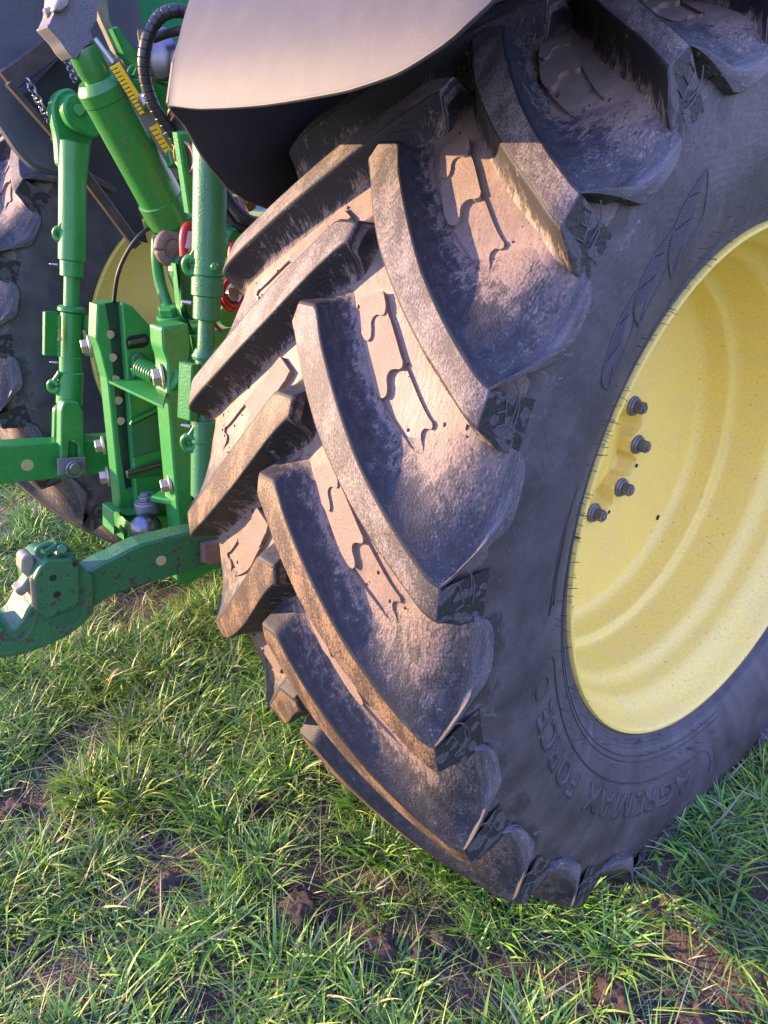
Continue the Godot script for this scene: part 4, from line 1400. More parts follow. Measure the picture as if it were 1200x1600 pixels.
func top_link() -> void:
	var a := Vector3(-1.05, 1.7952, 0.6866)
	var b2 := Vector3(-1.1, 1.4525, 0.5219)
	var r1 := 0.0599
	var r2 := 0.0629
	var ax := (b2 - a)
	var b := Buf.new()
	var L := ax.length()
	b.lathe([Vector2(0, 0), Vector2(r1 * 0.80, 0), Vector2(r1 * 0.97, 0.012), Vector2(r1 * 1.02, 0.018), Vector2(r1 * 1.02, 0.045), Vector2(r1 * 0.99, 0.048), Vector2(r1 * 0.99, L - 0.075), Vector2(r2 * 1.03, L - 0.073), Vector2(r2 * 1.03, L - 0.012), Vector2(r2 * 0.93, L), Vector2(0, L)], Buf.along(a, b2), 40, 20.0)
	var o := part("top_link_cylinder", b, M.green_chipped)
	o.set_meta("label", "thick chipped green hydraulic top link, folded up")
	b = Buf.new()
	var n0 := Vector3(-1.05, 1.855, 0.711)
	b.lathe([Vector2(r1 * 0.56, 0.0), Vector2(r1 * 0.62, 0.01), Vector2(r1 * 0.62, n0.distance_to(a) - 0.02), Vector2(r1 * 0.55, n0.distance_to(a) + 0.004)], Buf.along(n0, a), 28, 20.0)
	part("cylinder_neck", b, M.green_chipped, o)
	b = Buf.new()
	b.plate(rounded([Vector2(0.7855, 1.8969), Vector2(0.7692, 1.9194), Vector2(0.7446, 1.9923), Vector2(0.6547, 2.0226), Vector2(0.6745, 1.9115), Vector2(0.6974, 1.888), Vector2(0.692, 1.8705), Vector2(0.7163, 1.8546), Vector2(0.7421, 1.8311), Vector2(0.7565, 1.846), Vector2(0.7667, 1.8657), Vector2(0.7917, 1.8942)], 0.006, 3), -1.10, -1.02, 0.006)
	part("hook_head", b, M.worn_grey, o)
	b = Buf.new()
	b.rod(Vector3(-1.06, 1.9213, 0.778), Vector3(-1.06, 1.9328, 0.7439), 0.0101, -1.0, 18)
	b.plate(rounded([Vector2(0.7783, 1.9213), Vector2(0.7573, 1.9533), Vector2(0.731, 1.9573), Vector2(0.742, 1.9327), Vector2(0.7618, 1.9197)], 0.005, 3), -1.03, -1.0, 0.003)
	part("hook_latch", b, M.steel_worn, o)
	# lower eye
	b = Buf.new()
	var e := Vector3(-1.06, 1.3941, 0.559)
	var ring := []
	for i in 33:
		ring.append(e + Vector3(0, 0.034 * sin(TAU * i / 32), 0.034 * cos(TAU * i / 32)))
	b.tube(ring, 0.016, 10)
	b.rod(e - Vector3(0.03, 0, 0), e + Vector3(0.01, 0, 0), 0.024)
	b.bar(Vector3(-1.08, 1.4501, 0.5397), Vector3(-1.07, 1.4124, 0.551), 0.05, 0.035, Vector3.RIGHT)
	part("lower_eye", b, M.mud_steel, o)
	# yellow depth scale, two notched strips on a flat bar
	var sb := Buf.new()
	sb.bar(Vector3(-0.98, 1.8291, 0.6707), Vector3(-1.02, 1.5672, 0.5198), 0.03, 0.005, Vector3(0.77, 0.0, 0.64), 0.001)
	part("scale_bar", sb, M.steel_dull, o)
	for q in [[Vector3(-0.975, 1.8158, 0.6723), Vector3(-0.99, 1.7154, 0.6086), 13], [Vector3(-0.995, 1.6887, 0.5895), Vector3(-1.01, 1.5982, 0.5322), 9]]:
		var p0: Vector3 = q[0]
		var p1: Vector3 = q[1]
		for i in q[2]:
			var t0: float = float(i) / q[2]
			var t1: float = (i + 0.72) / q[2]
			var yb := Buf.new()
			yb.bar(p0.lerp(p1, t0), p0.lerp(p1, t1), 0.021, 0.004, Vector3(0.77, 0, 0.64), 0.0008)
			part("scale_tooth", yb, M.scale_yellow, o)
		var rb := Buf.new()
		rb.bar(p0 + Vector3(0.008, 0.004, -0.006), p1 + Vector3(0.008, 0.004, -0.006), 0.010, 0.005, Vector3(0.77, 0, 0.64), 0.0008)
		part("scale_back", rb, M.scale_yellow, o)
	b = Buf.new()
	b.rod(Vector3(-1, 1.8709, 0.6966), Vector3(-0.98, 1.8188, 0.6696), 0.007)
	b.rod(Vector3(-0.92, 1.755, 0.6329), Vector3(-0.95, 1.6758, 0.581), 0.0075)
	b.rod(Vector3(-0.95, 1.6772, 0.5808), Vector3(-0.96, 1.6368, 0.5522), 0.012)
	part("scale_rod", b, M.steel, o)


func hoses() -> void:
	var b := Buf.new()
	var pts := spline([Vector3(-0.8, 1.8874, 0.5331), Vector3(-0.82, 1.9058, 0.551), Vector3(-0.83, 1.9092, 0.5793), Vector3(-0.85, 1.8973, 0.6053), Vector3(-0.86, 1.8648, 0.6307), Vector3(-0.87, 1.82, 0.6449), Vector3(-0.88, 1.7705, 0.6434), Vector3(-0.88, 1.7279, 0.634), Vector3(-0.88, 1.6946, 0.6144), Vector3(-0.88, 1.6617, 0.5941), Vector3(-0.88, 1.6184, 0.5814)], 60)
	b.tube(pts, 0.0143, 14, 0.10, 0.017, 0.0016)
	var h := part("wrapped_hose", b, M.hose)
	h.set_meta("label", "black hose in spiral wrap")
	b = Buf.new()
	b.tube(spline([Vector3(-0.78, 1.8349, 0.5551), Vector3(-0.8, 1.8597, 0.5626), Vector3(-0.82, 1.8713, 0.5692), Vector3(-0.86, 1.8701, 0.5838), Vector3(-0.9, 1.8638, 0.6002)], 8), 0.01, 12)
	part("hose", b, M.black_rubber)
	b = Buf.new()
	b.tube(spline([Vector3(-1.1, 1.4293, 0.573), Vector3(-1.1, 1.3743, 0.5866), Vector3(-1.1, 1.3067, 0.5892), Vector3(-1.08, 1.2426, 0.587), Vector3(-1.06, 1.1701, 0.5839)], 8), 0.0158, 14)
	part("hydraulic_pipe", b, M.green)
	b = Buf.new()
	b.tube(spline([Vector3(-1.12, 1.4512, 0.5728), Vector3(-1.12, 1.4293, 0.6174), Vector3(-1.14, 1.3857, 0.6534), Vector3(-1.16, 1.3303, 0.6813), Vector3(-1.2, 1.2546, 0.6907)], 8), 0.0056, 10)
	part("control_cable", b, M.black_rubber)
	b = Buf.new()
	b.tube(spline([Vector3(-1.18, 1.3536, 0.5195), Vector3(-1.18, 1.306, 0.5077), Vector3(-1.18, 1.2325, 0.5039), Vector3(-1.18, 1.1397, 0.5112)], 6), 0.012, 12)
	part("hydraulic_pipe", b, M.green)
	# upright flat stay and mushroom bolt behind the right rod
	b = Buf.new()
	b.plate([Vector2(0.5809, 1.3616), Vector2(0.57, 1.3603), Vector2(0.5748, 1.2298), Vector2(0.5469, 1.1367), Vector2(0.5131, 1.1212), Vector2(0.5172, 1.0945), Vector2(0.5548, 1.1739), Vector2(0.5865, 1.2282)], -1.03, -1.0, 0.003)
	part("stay", b, M.green_bright)
	b = Buf.new()
	b.hexbolt(Vector3(-1.06, 1.2139, 0.59), Vector3(0.1, 0.98, 0.15), 0.032, 0.03, 1.25)
	b.rod(Vector3(-1.06, 1.1677, 0.5902), Vector3(-1.06, 1.217, 0.5875), 0.022)
	part("cap_bolt", b, M.green_bright)
	b = Buf.new()
	b.plate(rounded([Vector2(0.5477, 1.389), Vector2(0.5231, 1.3664), Vector2(0.4983, 1.3024), Vector2(0.5261, 1.2017), Vector2(0.5568, 1.2068), Vector2(0.571, 1.2612), Vector2(0.5865, 1.3475)], 0.02, 3), -1.06, -1.02, 0.004)
	part("lug_plate", b, M.green_deep)
	# red clips and couplings beside the right rod
	b = Buf.new()
	b.tube(spline([Vector3(-0.86, 1.3933, 0.6221), Vector3(-0.86, 1.4335, 0.6172), Vector3(-0.86, 1.4579, 0.6079), Vector3(-0.86, 1.4641, 0.5948), Vector3(-0.86, 1.4587, 0.5853)], 6), 0.011, 10)
	part("red_clip", b, M.red)
	b = Buf.new()
	b.rod(Vector3(-0.86, 1.3624, 0.4928), Vector3(-0.86, 1.4149, 0.4816), 0.012)
	part("red_clip", b, M.red)
	b = Buf.new()
	b.rod(Vector3(-0.86, 1.4502, 0.5901), Vector3(-0.86, 1.4093, 0.602), 0.021, 0.024, 20)
	part("coupling", b, M.pink_cap)
	b = Buf.new()
	var rc := Vector3(-0.72, 1.3147, 0.5727)
	var ring := []
	for i in 21:
		ring.append(rc + Vector3(0.0, 0.032 * sin(TAU * i / 20), 0.03 * cos(TAU * i / 20)))
	b.tube(ring, 0.007, 8)
	b.tube(spline([Vector3(-0.74, 1.3204, 0.5959), Vector3(-0.74, 1.2884, 0.5971), Vector3(-0.74, 1.27, 0.5783), Vector3(-0.74, 1.2745, 0.5669), Vector3(-0.74, 1.2881, 0.5847)], 6), 0.004, 8)
	b.tube(spline([Vector3(-0.73, 1.2588, 0.6351), Vector3(-0.72, 1.2475, 0.6336), Vector3(-0.72, 1.2331, 0.6217)], 6), 0.005, 8)
	b.bar(Vector3(-0.74, 1.3184, 0.5927), Vector3(-0.74, 1.2887, 0.5988), 0.03, 0.02)
	part("red_clip", b, M.red)
	b = Buf.new()
	b.rod(Vector3(-0.76, 1.3054, 0.5816), Vector3(-0.72, 1.3117, 0.5731), 0.018)
	b.rod(Vector3(-0.76, 1.3021, 0.5587), Vector3(-0.74, 1.3094, 0.5511), 0.026)
	part("coupling", b, M.steel)
	b = Buf.new()
	b.rod(Vector3(-0.9, 1.4155, 0.4813), Vector3(-0.88, 1.409, 0.4671), 0.04, 0.036, 20)
	b.rod(Vector3(-0.9, 1.3465, 0.4952), Vector3(-0.86, 1.3422, 0.4843), 0.034, 0.03, 20)
	b.rod(Vector3(-0.9, 1.2458, 0.5099), Vector3(-0.86, 1.2342, 0.5111), 0.04, 0.036, 20)
	part("valve_block", b, M.green_bright)
	b = Buf.new()
	b.tube(spline([Vector3(-0.9, 1.5475, 0.475), Vector3(-0.88, 1.4935, 0.4552), Vector3(-0.86, 1.461, 0.4261), Vector3(-0.86, 1.448, 0.3694)], 8), 0.016, 10)
	b.tube(spline([Vector3(-0.92, 1.4848, 0.46), Vector3(-0.9, 1.45, 0.446), Vector3(-0.88, 1.4353, 0.4136)], 8), 0.014, 10)
	part("hose", b, M.black_rubber)
	b = Buf.new()
	b.rod(Vector3(-0.9, 1.514, 0.4295), Vector3(-0.88, 1.4746, 0.4314), 0.016)
	b.rod(Vector3(-0.9, 1.5093, 0.4072), Vector3(-0.88, 1.4943, 0.4058), 0.02)
	part("coupling", b, M.copper)
	# remote valve couplers with protective caps, between the top link and the mudguard
	for q in [[Vector3(-0.86, 1.6906, 0.5859), 0.0], [Vector3(-0.84, 1.6184, 0.5915), 1.0]]:
		b = Buf.new()
		var c: Vector3 = q[0]
		var d := Vector3(0.25, -0.1, 0.96)
		b.lathe([Vector2(0.030, -0.05), Vector2(0.034, 0.0), Vector2(0.030, 0.006), Vector2(0.026, 0.004), Vector2(0.0, 0.002)], Buf.along(c, c + d), 26)
		var cap := part("remote_coupler", b, M.cap_dark)
		b = Buf.new()
		var cr := []
		for i in 21:
			var xf := Buf.along(c, c + d)
			cr.append(xf * Vector3(0.033 * cos(TAU * i / 20), 0.002, 0.033 * sin(TAU * i / 20)))
		b.tube(cr, 0.005, 8)
		part("coupler_collar", b, M.copper, cap)
	b = Buf.new()
	b.lathe([Vector2(0, -0.08), Vector2(0.055, -0.08), Vector2(0.06, 0.0), Vector2(0.05, 0.02), Vector2(0.03, 0.03), Vector2(0, 0.032)], Buf.along(Vector3(-0.95, 1.834, 0.5566), Vector3(-0.95, 1.834, 0.5566) + Vector3(0.5, 0.1, 0.86)), 28)
	part("valve_head", b, M.chrome)
	b = Buf.new()
	b.box(Transform3D(Basis(Vector3.UP, 0.6), Vector3(-1, 1.8736, 0.5325)), Vector3(0.09, 0.04, 0.07), 0.006)
	part("valve_cover", b, M.black_rubber)


func rear_body() -> void:
	var b := Buf.new()
	b.box(Transform3D(Basis.IDENTITY, Vector3(-1.1, 2.14, 0.24)), Vector3(0.95, 0.62, 0.16), 0.03)
	var o := part("rear_panel", b, M.green_panel)
	o.set_meta("label", "smooth dark green panel behind the linkage")
	b = Buf.new()
	b.box(Transform3D(Basis.IDENTITY, Vector3(-1.1, 1.02, 0.02)), Vector3(0.5, 0.9, 0.6), 0.03)
	part("gearbox_housing", b, M.green_deep)
	b = Buf.new()
	b.rod(Vector3(-2.0, 0.92, 0), Vector3(-0.22, 0.92, 0), 0.15, 0.15, 30)
	part("axle_housing", b, M.green_deep)
	# cast arms and levers behind the top link
	b = Buf.new()
	b.plate([Vector2(0.6215, 1.9684), Vector2(0.6038, 2.0085), Vector2(0.578, 2.0102), Vector2(0.5874, 1.9304), Vector2(0.5728, 1.8875), Vector2(0.5464, 1.8492), Vector2(0.5203, 1.8412), Vector2(0.5374, 1.8238), Vector2(0.5657, 1.8375), Vector2(0.5855, 1.8567), Vector2(0.6, 1.9002), Vector2(0.6104, 1.9294)], -1.18, -1.15, 0.004)
	part("lift_lever", b, M.pale_dusty)
	b = Buf.new()
	b.plate([Vector2(0.6064, 1.9053), Vector2(0.5923, 1.9112), Vector2(0.5425, 1.8421), Vector2(0.5031, 1.8316), Vector2(0.5061, 1.8146), Vector2(0.5579, 1.814), Vector2(0.5807, 1.8358)], -1.13, -1.1, 0.004)
	part("lift_lever", b, M.green)
	b = Buf.new()
	b.plate(rounded([Vector2(0.6039, 1.8095), Vector2(0.5887, 1.8206), Vector2(0.5726, 1.8181), Vector2(0.5667, 1.7962), Vector2(0.5865, 1.7795), Vector2(0.6108, 1.7904)], 0.01, 3), -1.08, -1.05, 0.003)
	b.bar(Vector3(-1, 1.776, 0.6254), Vector3(-1, 1.7653, 0.5784), 0.03, 0.03, Vector3.RIGHT)
	b.bar(Vector3(-0.98, 1.8044, 0.5805), Vector3(-0.94, 1.7831, 0.5389), 0.035, 0.035, Vector3.RIGHT)
	part("lift_lever", b, M.green)
	b = Buf.new()
	b.hexbolt(Vector3(-1.048, 1.8, 0.5868), Vector3.RIGHT, 0.018, 0.02)
	part("lever_bolt", b, M.green, o)
	b = Buf.new()
	b.rod(Vector3(-1.16, 1.8457, 0.6201), Vector3(-1.14, 1.8164, 0.6076), 0.03, 0.028)
	part("link_pin", b, M.steel)
	b = Buf.new()
	b.rod(Vector3(-0.98, 1.7505, 0.6034), Vector3(-0.96, 1.7276, 0.6036), 0.022, 0.02)
	part("link_pin", b, M.steel)
	b = Buf.new()
	b.bar(Vector3(-1.08, 1.8016, 0.5195), Vector3(-1, 1.595, 0.5288), 0.06, 0.03, Vector3.RIGHT, 0.004)
	part("lift_arm", b, M.green_bright)
	b = Buf.new()
	b.bar(Vector3(-0.84, 1.6724, 0.5859), Vector3(-0.86, 1.4963, 0.574), 0.05, 0.03, Vector3.RIGHT, 0.004)
	part("lift_arm", b, M.green_bright)
	# black angle frame beside the far mudguard
	b = Buf.new()
	b.bar(Vector3(-1.58, 1.8239, 0.735), Vector3(-1.58, 1.9248, 0.5659), 0.055, 0.03, Vector3.RIGHT, 0.003)
	b.bar(Vector3(-1.56, 1.8193, 0.7384), Vector3(-1.56, 1.6777, 0.6348), 0.014, 0.03, Vector3.RIGHT, 0.002)
	b.bar(Vector3(-1.57, 1.6847, 0.6336), Vector3(-1.57, 1.3546, 0.4403), 0.03, 0.03, Vector3.RIGHT, 0.003)
	b.bar(Vector3(-1.6, 1.5919, 0.5776), Vector3(-1.66, 1.4492, 0.3418), 0.02, 0.02, Vector3.RIGHT, 0.003)
	var f := part("angle_frame", b, M.frame_black)
	b = Buf.new()
	b.plate([Vector2(0.6843, 1.7944), Vector2(0.5597, 1.8902), Vector2(0.485, 1.8076), Vector2(0.3972, 1.5138), Vector2(0.3777, 1.3528), Vector2(0.4542, 1.3769), Vector2(0.5972, 1.65)], -1.63, -1.62, 0.002)
	part("frame_sheet", b, M.black_sheet, f)


func chain(from: Vector3, to: Vector3, label: String) -> void:
	var o := Node3D.new()
	o.name = numbered("chain")
	add_child(o, true)
	o.position = from
	origin_of[o] = from
	tag(o, label, "chain", "chains on the angle frame")
	var n := 9
	var xf := Buf.along(from, to)
	var L := from.distance_to(to)
	for i in n:
		var b := Buf.new()
		var pts := []
		var hl := L / n * 0.68
		var c := from.lerp(to, (i + 0.5) / n)
		var side := xf.basis.x if i % 2 == 0 else xf.basis.z
		for k in 21:
			var a := TAU * k / 20.0
			var e := Vector2(cos(a), sin(a))
			pts.append(c + xf.basis.y * (signf(e.y) * (hl - 0.009) * minf(1.0, absf(e.y) * 1.8) + e.y * 0.009) + side * e.x * 0.010)
		b.tube(pts, 0.0032, 7)
		part("chain_link", b, M.steel, o)


# ------------------------------------------------------------------ ground
var mud_noise := FastNoiseLite.new()
var bump_noise := FastNoiseLite.new()
var MUD := [[Vector3(0.0766, 0, 0.8134), 0.10], [Vector3(0.1567, 0, 0.7691), 0.09], [Vector3(-0.0424, 0, 0.8504), 0.06], [Vector3(-0.1247, 0, 0.9305), 0.05], [Vector3(-0.3973, 0, 1.1179), 0.08], [Vector3(-0.5106, 0, 1.1599), 0.06], [Vector3(-0.9063, 0, 1.3501), 0.08], [Vector3(-0.6858, 0, 1.235), 0.05], [Vector3(0.486, 0, 0.546), 0.08], [Vector3(0.62, 0, 0.453), 0.09], [Vector3(-0.3508, 0, 1.3894), 0.07], [Vector3(0.3717, 0, 0.5481), 0.05], [Vector3(-0.0762, 0, 1.1856), 0.05]]


func ground_y(x: float, z: float) -> float:
	return bump_noise.get_noise_2d(x, z) * 0.028 - 0.012 + 0.105 * smoothstep(0.44, 0.08, z) * smoothstep(0.1, 0.42, x)


func bare(x: float, z: float) -> float:
	# 0 in thick grass .. 1 on bare soil
	var v := mud_noise.get_noise_2d(x, z) - 0.20
	for q in MUD:
		var d: float = Vector2(x - q[0].x, z - q[0].z).length() / (q[1] * 2.6)
		v = maxf(v, 0.30 - 0.30 * d + 0.30 * mud_noise.get_noise_2d(x * 3.0, z * 3.0))
	return clampf(v * 5.0, 0.0, 1.0)


func make_ground() -> void:
	var b := Buf.new()
	var P := []
	var U := []
	for i in 161:
		var row := PackedVector3Array()
		var ur := PackedVector2Array()
		for j in 181:
			var x := -4.2 + 6.0 * j / 180.0
			var z := -2.6 + 5.2 * i / 160.0
			var e := minf(minf(j, 180 - j), minf(i, 160 - i)) / 12.0
			row.append(Vector3(x, ground_y(x, z) * clampf(e, 0.0, 1.0) + 0.004, z))
			ur.append(Vector2(x, z))
		P.append(row)
		U.append(ur)
	b.grid(P, U)
	var o := MeshInstance3D.new()
	o.mesh = b.mesh()
	o.material_override = M.soil
	o.name = "soil"
	o.set_meta("kind", "structure")
	add_child(o, true)
	var g := MeshInstance3D.new()
	var pm := PlaneMesh.new()
	pm.size = Vector2(900, 900)
	g.mesh = pm
	g.material_override = M.field
	g.name = "field"
	g.set_meta("kind", "structure")
	add_child(g, true)
	g.position.y = -0.03


func blade(b: Buf, root: Vector3, h: float, lean: Vector2, curl: float, w: float, face: float, cols: Array) -> void:
	var P := []
	var C := []
	var side := Vector3(cos(face), 0, sin(face))
	var n := 5
	for i in n + 1:
		var t := float(i) / n
		var bend := t * t * curl
		var p := root + Vector3(lean.x * (t + bend), 1.0 - bend * 0.55, lean.y * (t + bend)) * Vector3(h, h * t, h)
		var ww := w * (1.0 - pow(t, 2.2)) * (0.75 + 0.5 * sin(PI * minf(t * 1.3, 1.0))) + 0.0002
		var up := Vector3(0, 0, 0)
		P.append(PackedVector3Array([p - side * ww, p + up + Vector3(-side.z, 0, side.x) * ww * 0.35, p + side * ww]))
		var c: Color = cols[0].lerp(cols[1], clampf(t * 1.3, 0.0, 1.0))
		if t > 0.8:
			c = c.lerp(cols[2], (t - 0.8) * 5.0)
		C.append(PackedColorArray([c, c, c]))
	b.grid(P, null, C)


func tuft(s: int, n: int, hmin: float, hmax: float, spread: float, wide: float, flat: float, dry: float) -> ArrayMesh:
	rng.seed = s
	var b := Buf.new()
	for i in n:
		var a := rng.randf() * TAU
		var r := spread * sqrt(rng.randf())
		var h := rng.randf_range(hmin, hmax)
		var out := rng.randf_range(0.15, 0.75) + flat * rng.randf_range(0.3, 1.6)
		var la := a + rng.randf_range(-0.9, 0.9)
		var g := rng.randf_range(0.75, 1.25)
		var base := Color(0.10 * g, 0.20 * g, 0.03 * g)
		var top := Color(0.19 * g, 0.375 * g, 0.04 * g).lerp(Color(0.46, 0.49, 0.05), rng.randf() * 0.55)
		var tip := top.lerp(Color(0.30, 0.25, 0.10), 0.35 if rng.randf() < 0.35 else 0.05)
		if rng.randf() < dry:
			base = Color(0.20, 0.15, 0.07) * g
			top = Color(0.36, 0.29, 0.15) * g
			tip = Color(0.42, 0.34, 0.2) * g
		elif rng.randf() < 0.25:
			base = Color(0.05, 0.10, 0.035) * g
			top = Color(0.12, 0.23, 0.06) * g
			tip = Color(0.12, 0.2, 0.08) * g
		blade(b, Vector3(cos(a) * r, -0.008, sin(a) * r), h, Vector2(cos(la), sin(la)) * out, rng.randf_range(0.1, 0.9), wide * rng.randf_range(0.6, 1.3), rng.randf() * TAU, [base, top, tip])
	return b.mesh()


func scatter(called: String, mesh: Mesh, n: int, s: int, mode: int, mat: Material, smin: float, smax: float) -> void:
	rng.seed = s
	var xs := []
	var cs := []
	var tries := 0
	while xs.size() < n and tries < n * 8:
		tries += 1
		var x := rng.randf_range(-3.9, 1.5)
		var z := rng.randf_range(-2.2, 2.1)
		var cam := Vector2(x - 1.0066, z - 1.5227)
		if cam.length() < 0.25:
			continue
		# thin out what lies far off or behind the camera
		if cam.dot(Vector2(-0.78, -0.626)) < -0.2:
			continue
		if cam.length() > 3.2 and rng.randf() < 0.45:
			continue
		var bb := bare(x, z)
		if mode == 0 and rng.randf() < bb * 0.93:
			continue
		if mode == 1 and rng.randf() > 0.25 + bb * 0.75:
			continue
		if mode == 2 and (bb > 0.3 or mud_noise.get_noise_2d(x + 31.0, z - 17.0) < 0.05):
			continue
		if absf(x) < 0.345 and absf(z) < 0.36 or absf(x + 2.19) < 0.345 and absf(z) < 0.36:
			continue
		var sc := rng.randf_range(smin, smax) * (1.0 - 0.35 * bb)
		var bs := Basis(Vector3.UP, rng.randf() * TAU).rotated(Vector3(1, 0, 0), rng.randf_range(-0.2, 0.2)).rotated(Vector3(0, 0, 1), rng.randf_range(-0.2, 0.2))
		xs.append(Transform3D(bs.scaled(Vector3(sc, sc * rng.randf_range(0.8, 1.25), sc)), Vector3(x, ground_y(x, z) + 0.004, z)))
		var g := rng.randf_range(0.8, 1.2)
		var warm := clampf(0.5 + mud_noise.get_noise_2d(x * 0.8 + 9.0, z * 0.8) * 1.2, 0.0, 1.0)
		cs.append(Color(g * lerpf(0.8, 1.15, warm), g, g * lerpf(1.2, 0.9, warm)))
	var mm := MultiMesh.new()
	mm.transform_format = MultiMesh.TRANSFORM_3D
	mm.use_colors = true
	mm.mesh = mesh
	mm.instance_count = xs.size()
	for i in xs.size():
		mm.set_instance_transform(i, xs[i])
		mm.set_instance_color(i, cs[i])
	var o := MultiMeshInstance3D.new()
	o.multimesh = mm
	o.material_override = mat
	o.name = numbered(called)
	o.set_meta("kind", "stuff")
	add_child(o, true)


func _ready() -> void:
	# ---------------------------------------------------------------- camera, sky, sun, exposure
	var cam := Camera3D.new()
	cam.name = "camera"
	cam.fov = 66.7
	cam.near = 0.05
	cam.far = 2000.0
	cam.transform = Transform3D(Basis(Vector3(0.6404, -0.0402, -0.7670), Vector3(-0.3093, 0.9006, -0.3054), Vector3(0.7030, 0.4328, 0.5643)).orthonormalized(), Vector3(1.0066, 1.6392, 1.5227))
	add_child(cam)
	cam.current = true
	var we := WorldEnvironment.new()
	we.name = "world_environment"
	var env := Environment.new()
	env.background_mode = Environment.BG_SKY
	var sm := ProceduralSkyMaterial.new()
	sm.sky_top_color = Color(0.48, 0.565, 0.90)
	sm.sky_horizon_color = Color(0.88, 0.87, 0.92)
	sm.sky_curve = 0.18
	sm.sky_energy_multiplier = 1.12
	sm.ground_horizon_color = Color(0.40, 0.42, 0.32)
	sm.ground_bottom_color = Color(0.22, 0.25, 0.15)
	sm.sun_angle_max = 20.0
	var sky := Sky.new()
	sky.sky_material = sm
	env.sky = sky
	env.tonemap_mode = Environment.TONE_MAPPER_LINEAR
	env.tonemap_exposure = 3.45
	env.sdfgi_enabled = true
	env.ssao_enabled = true
	env.ssil_enabled = true
	we.environment = env
	add_child(we)
	var sun := DirectionalLight3D.new()
	sun.name = "sun"
	sun.light_energy = 1.6
	sun.light_color = Color(1.0, 0.84, 0.66)
	sun.light_angular_distance = 0.5
	sun.shadow_enabled = true
	add_child(sun)
	var to_sun := Vector3(-0.74, 0.255, 0.66).normalized()
	sun.look_at_from_position(to_sun * 30.0, Vector3.ZERO, Vector3.UP)

	rng.seed = 7
	wall_pts = spline(WALL, 4)
	make_materials()
	mud_noise.seed = 12
	mud_noise.frequency = 1.15
	mud_noise.fractal_octaves = 4
	bump_noise.seed = 4
	bump_noise.frequency = 1.6
	bump_noise.fractal_octaves = 4
	make_ground()

	# ---------------------------------------------------------------- tractor
	tractor = Node3D.new()
	tractor.name = numbered("tractor")
	tractor.position = Vector3(-1.1, 0, 0)
	add_child(tractor)
	origin_of[tractor] = tractor.position
	tag(tractor, "green tractor seen from behind, with large muddy rear tyre, yellow rim and linkage", "tractor")
	var near_tyre := make_tyre(AXLE, true)
	near_tyre.set_meta("label", "large muddy near tyre with chevron lugs")
	make_rim(AXLE)
	var far := AXLE + Vector3(-2.19, 0, 0)
	var far_tyre := make_tyre(far, false)
	far_tyre.set_meta("label", "far tyre, its inner side wall in shade")
	make_far_rim(far)
	mudguard()
	lift_rod_left()
	lift_rod_right()
	lower_links()
	hitch()
	top_link()
	hoses()
	rear_body()
	chain(Vector3(-1.55, 1.9091, 0.5707), Vector3(-1.55, 1.8228, 0.5504), "short steel chain on the frame, beside the top link hook")
	chain(Vector3(-1.55, 1.8284, 0.6873), Vector3(-1.55, 1.6961, 0.6379), "longer steel chain hanging from the lower left of the frame")

	# ---------------------------------------------------------------- grass and soil
	for i in 4:
		scatter("grass", tuft(40 + i, 14, 0.030, 0.078, 0.032, 0.0027, 0.45, 0.03), 4300, 90 + i, 0, M.blade, 0.7, 1.25)
	for i in 2:
		scatter("long_grass", tuft(60 + i, 18, 0.055, 0.125, 0.03, 0.0031, 0.15, 0.02), 800, 120 + i, 2, M.blade, 0.7, 1.15)
	for i in 2:
		scatter("dry_grass", tuft(70 + i, 7, 0.03, 0.08, 0.05, 0.0020, 1.6, 0.5), 900, 140 + i, 1, M.blade, 0.7, 1.3)
	clods()


func clods() -> void:
	rng.seed = 55
	for e in [[Vector3(0.0765, 0, 0.8322), "largest crumbly brown clod on the bare soil below the tyre"], [Vector3(0.1448, 0, 0.7871), "clod of earth just right of the largest one below the tyre"], [Vector3(0.1534, 0, 0.7266), "small clod of earth in the grass under the lowest lug"], [Vector3(-0.1216, 0, 0.9271), "clod of earth in the bare patch left of the tyre foot"], [Vector3(-0.4024, 0, 1.1291), "crumbly clod in the bare soil of the lower left grass"], [Vector3(-0.9111, 0, 1.3487), "brown clod at the left edge of the picture"], [Vector3(0.4846, 0, 0.5395), "dark clod in the grass at the lower right"], [Vector3(0.6169, 0, 0.4526), "crumbly clod nearest the lower right corner"]]:
		var q := Vector2(e[0].x, e[0].z)
		var P := []
		var f := FastNoiseLite.new()
		f.seed = rng.randi()
		f.frequency = 22.0
		f.fractal_octaves = 3
		var R := rng.randf_range(0.022, 0.042)
		var b := Buf.new()
		for i in 17:
			var row := PackedVector3Array()
			for j in 25:
				var d := Vector3(sin(PI * i / 16.0) * cos(TAU * j / 24.0), cos(PI * i / 16.0), sin(PI * i / 16.0) * sin(TAU * j / 24.0))
				var k := R * (1.0 + 0.75 * f.get_noise_3dv(d * 0.05))
				row.append(d * k * Vector3(1.25, 0.6, 1.0))
			P.append(row)
		b.grid(P, null, null, true)
		var o := MeshInstance3D.new()
		o.mesh = b.mesh()
		o.material_override = M.clod
		o.name = numbered("soil_clod")
		add_child(o, true)
		o.position = Vector3(q.x, ground_y(q.x, q.y) + 0.012, q.y)
		tag(o, e[1], "clod of earth", "clods of earth in the grass")


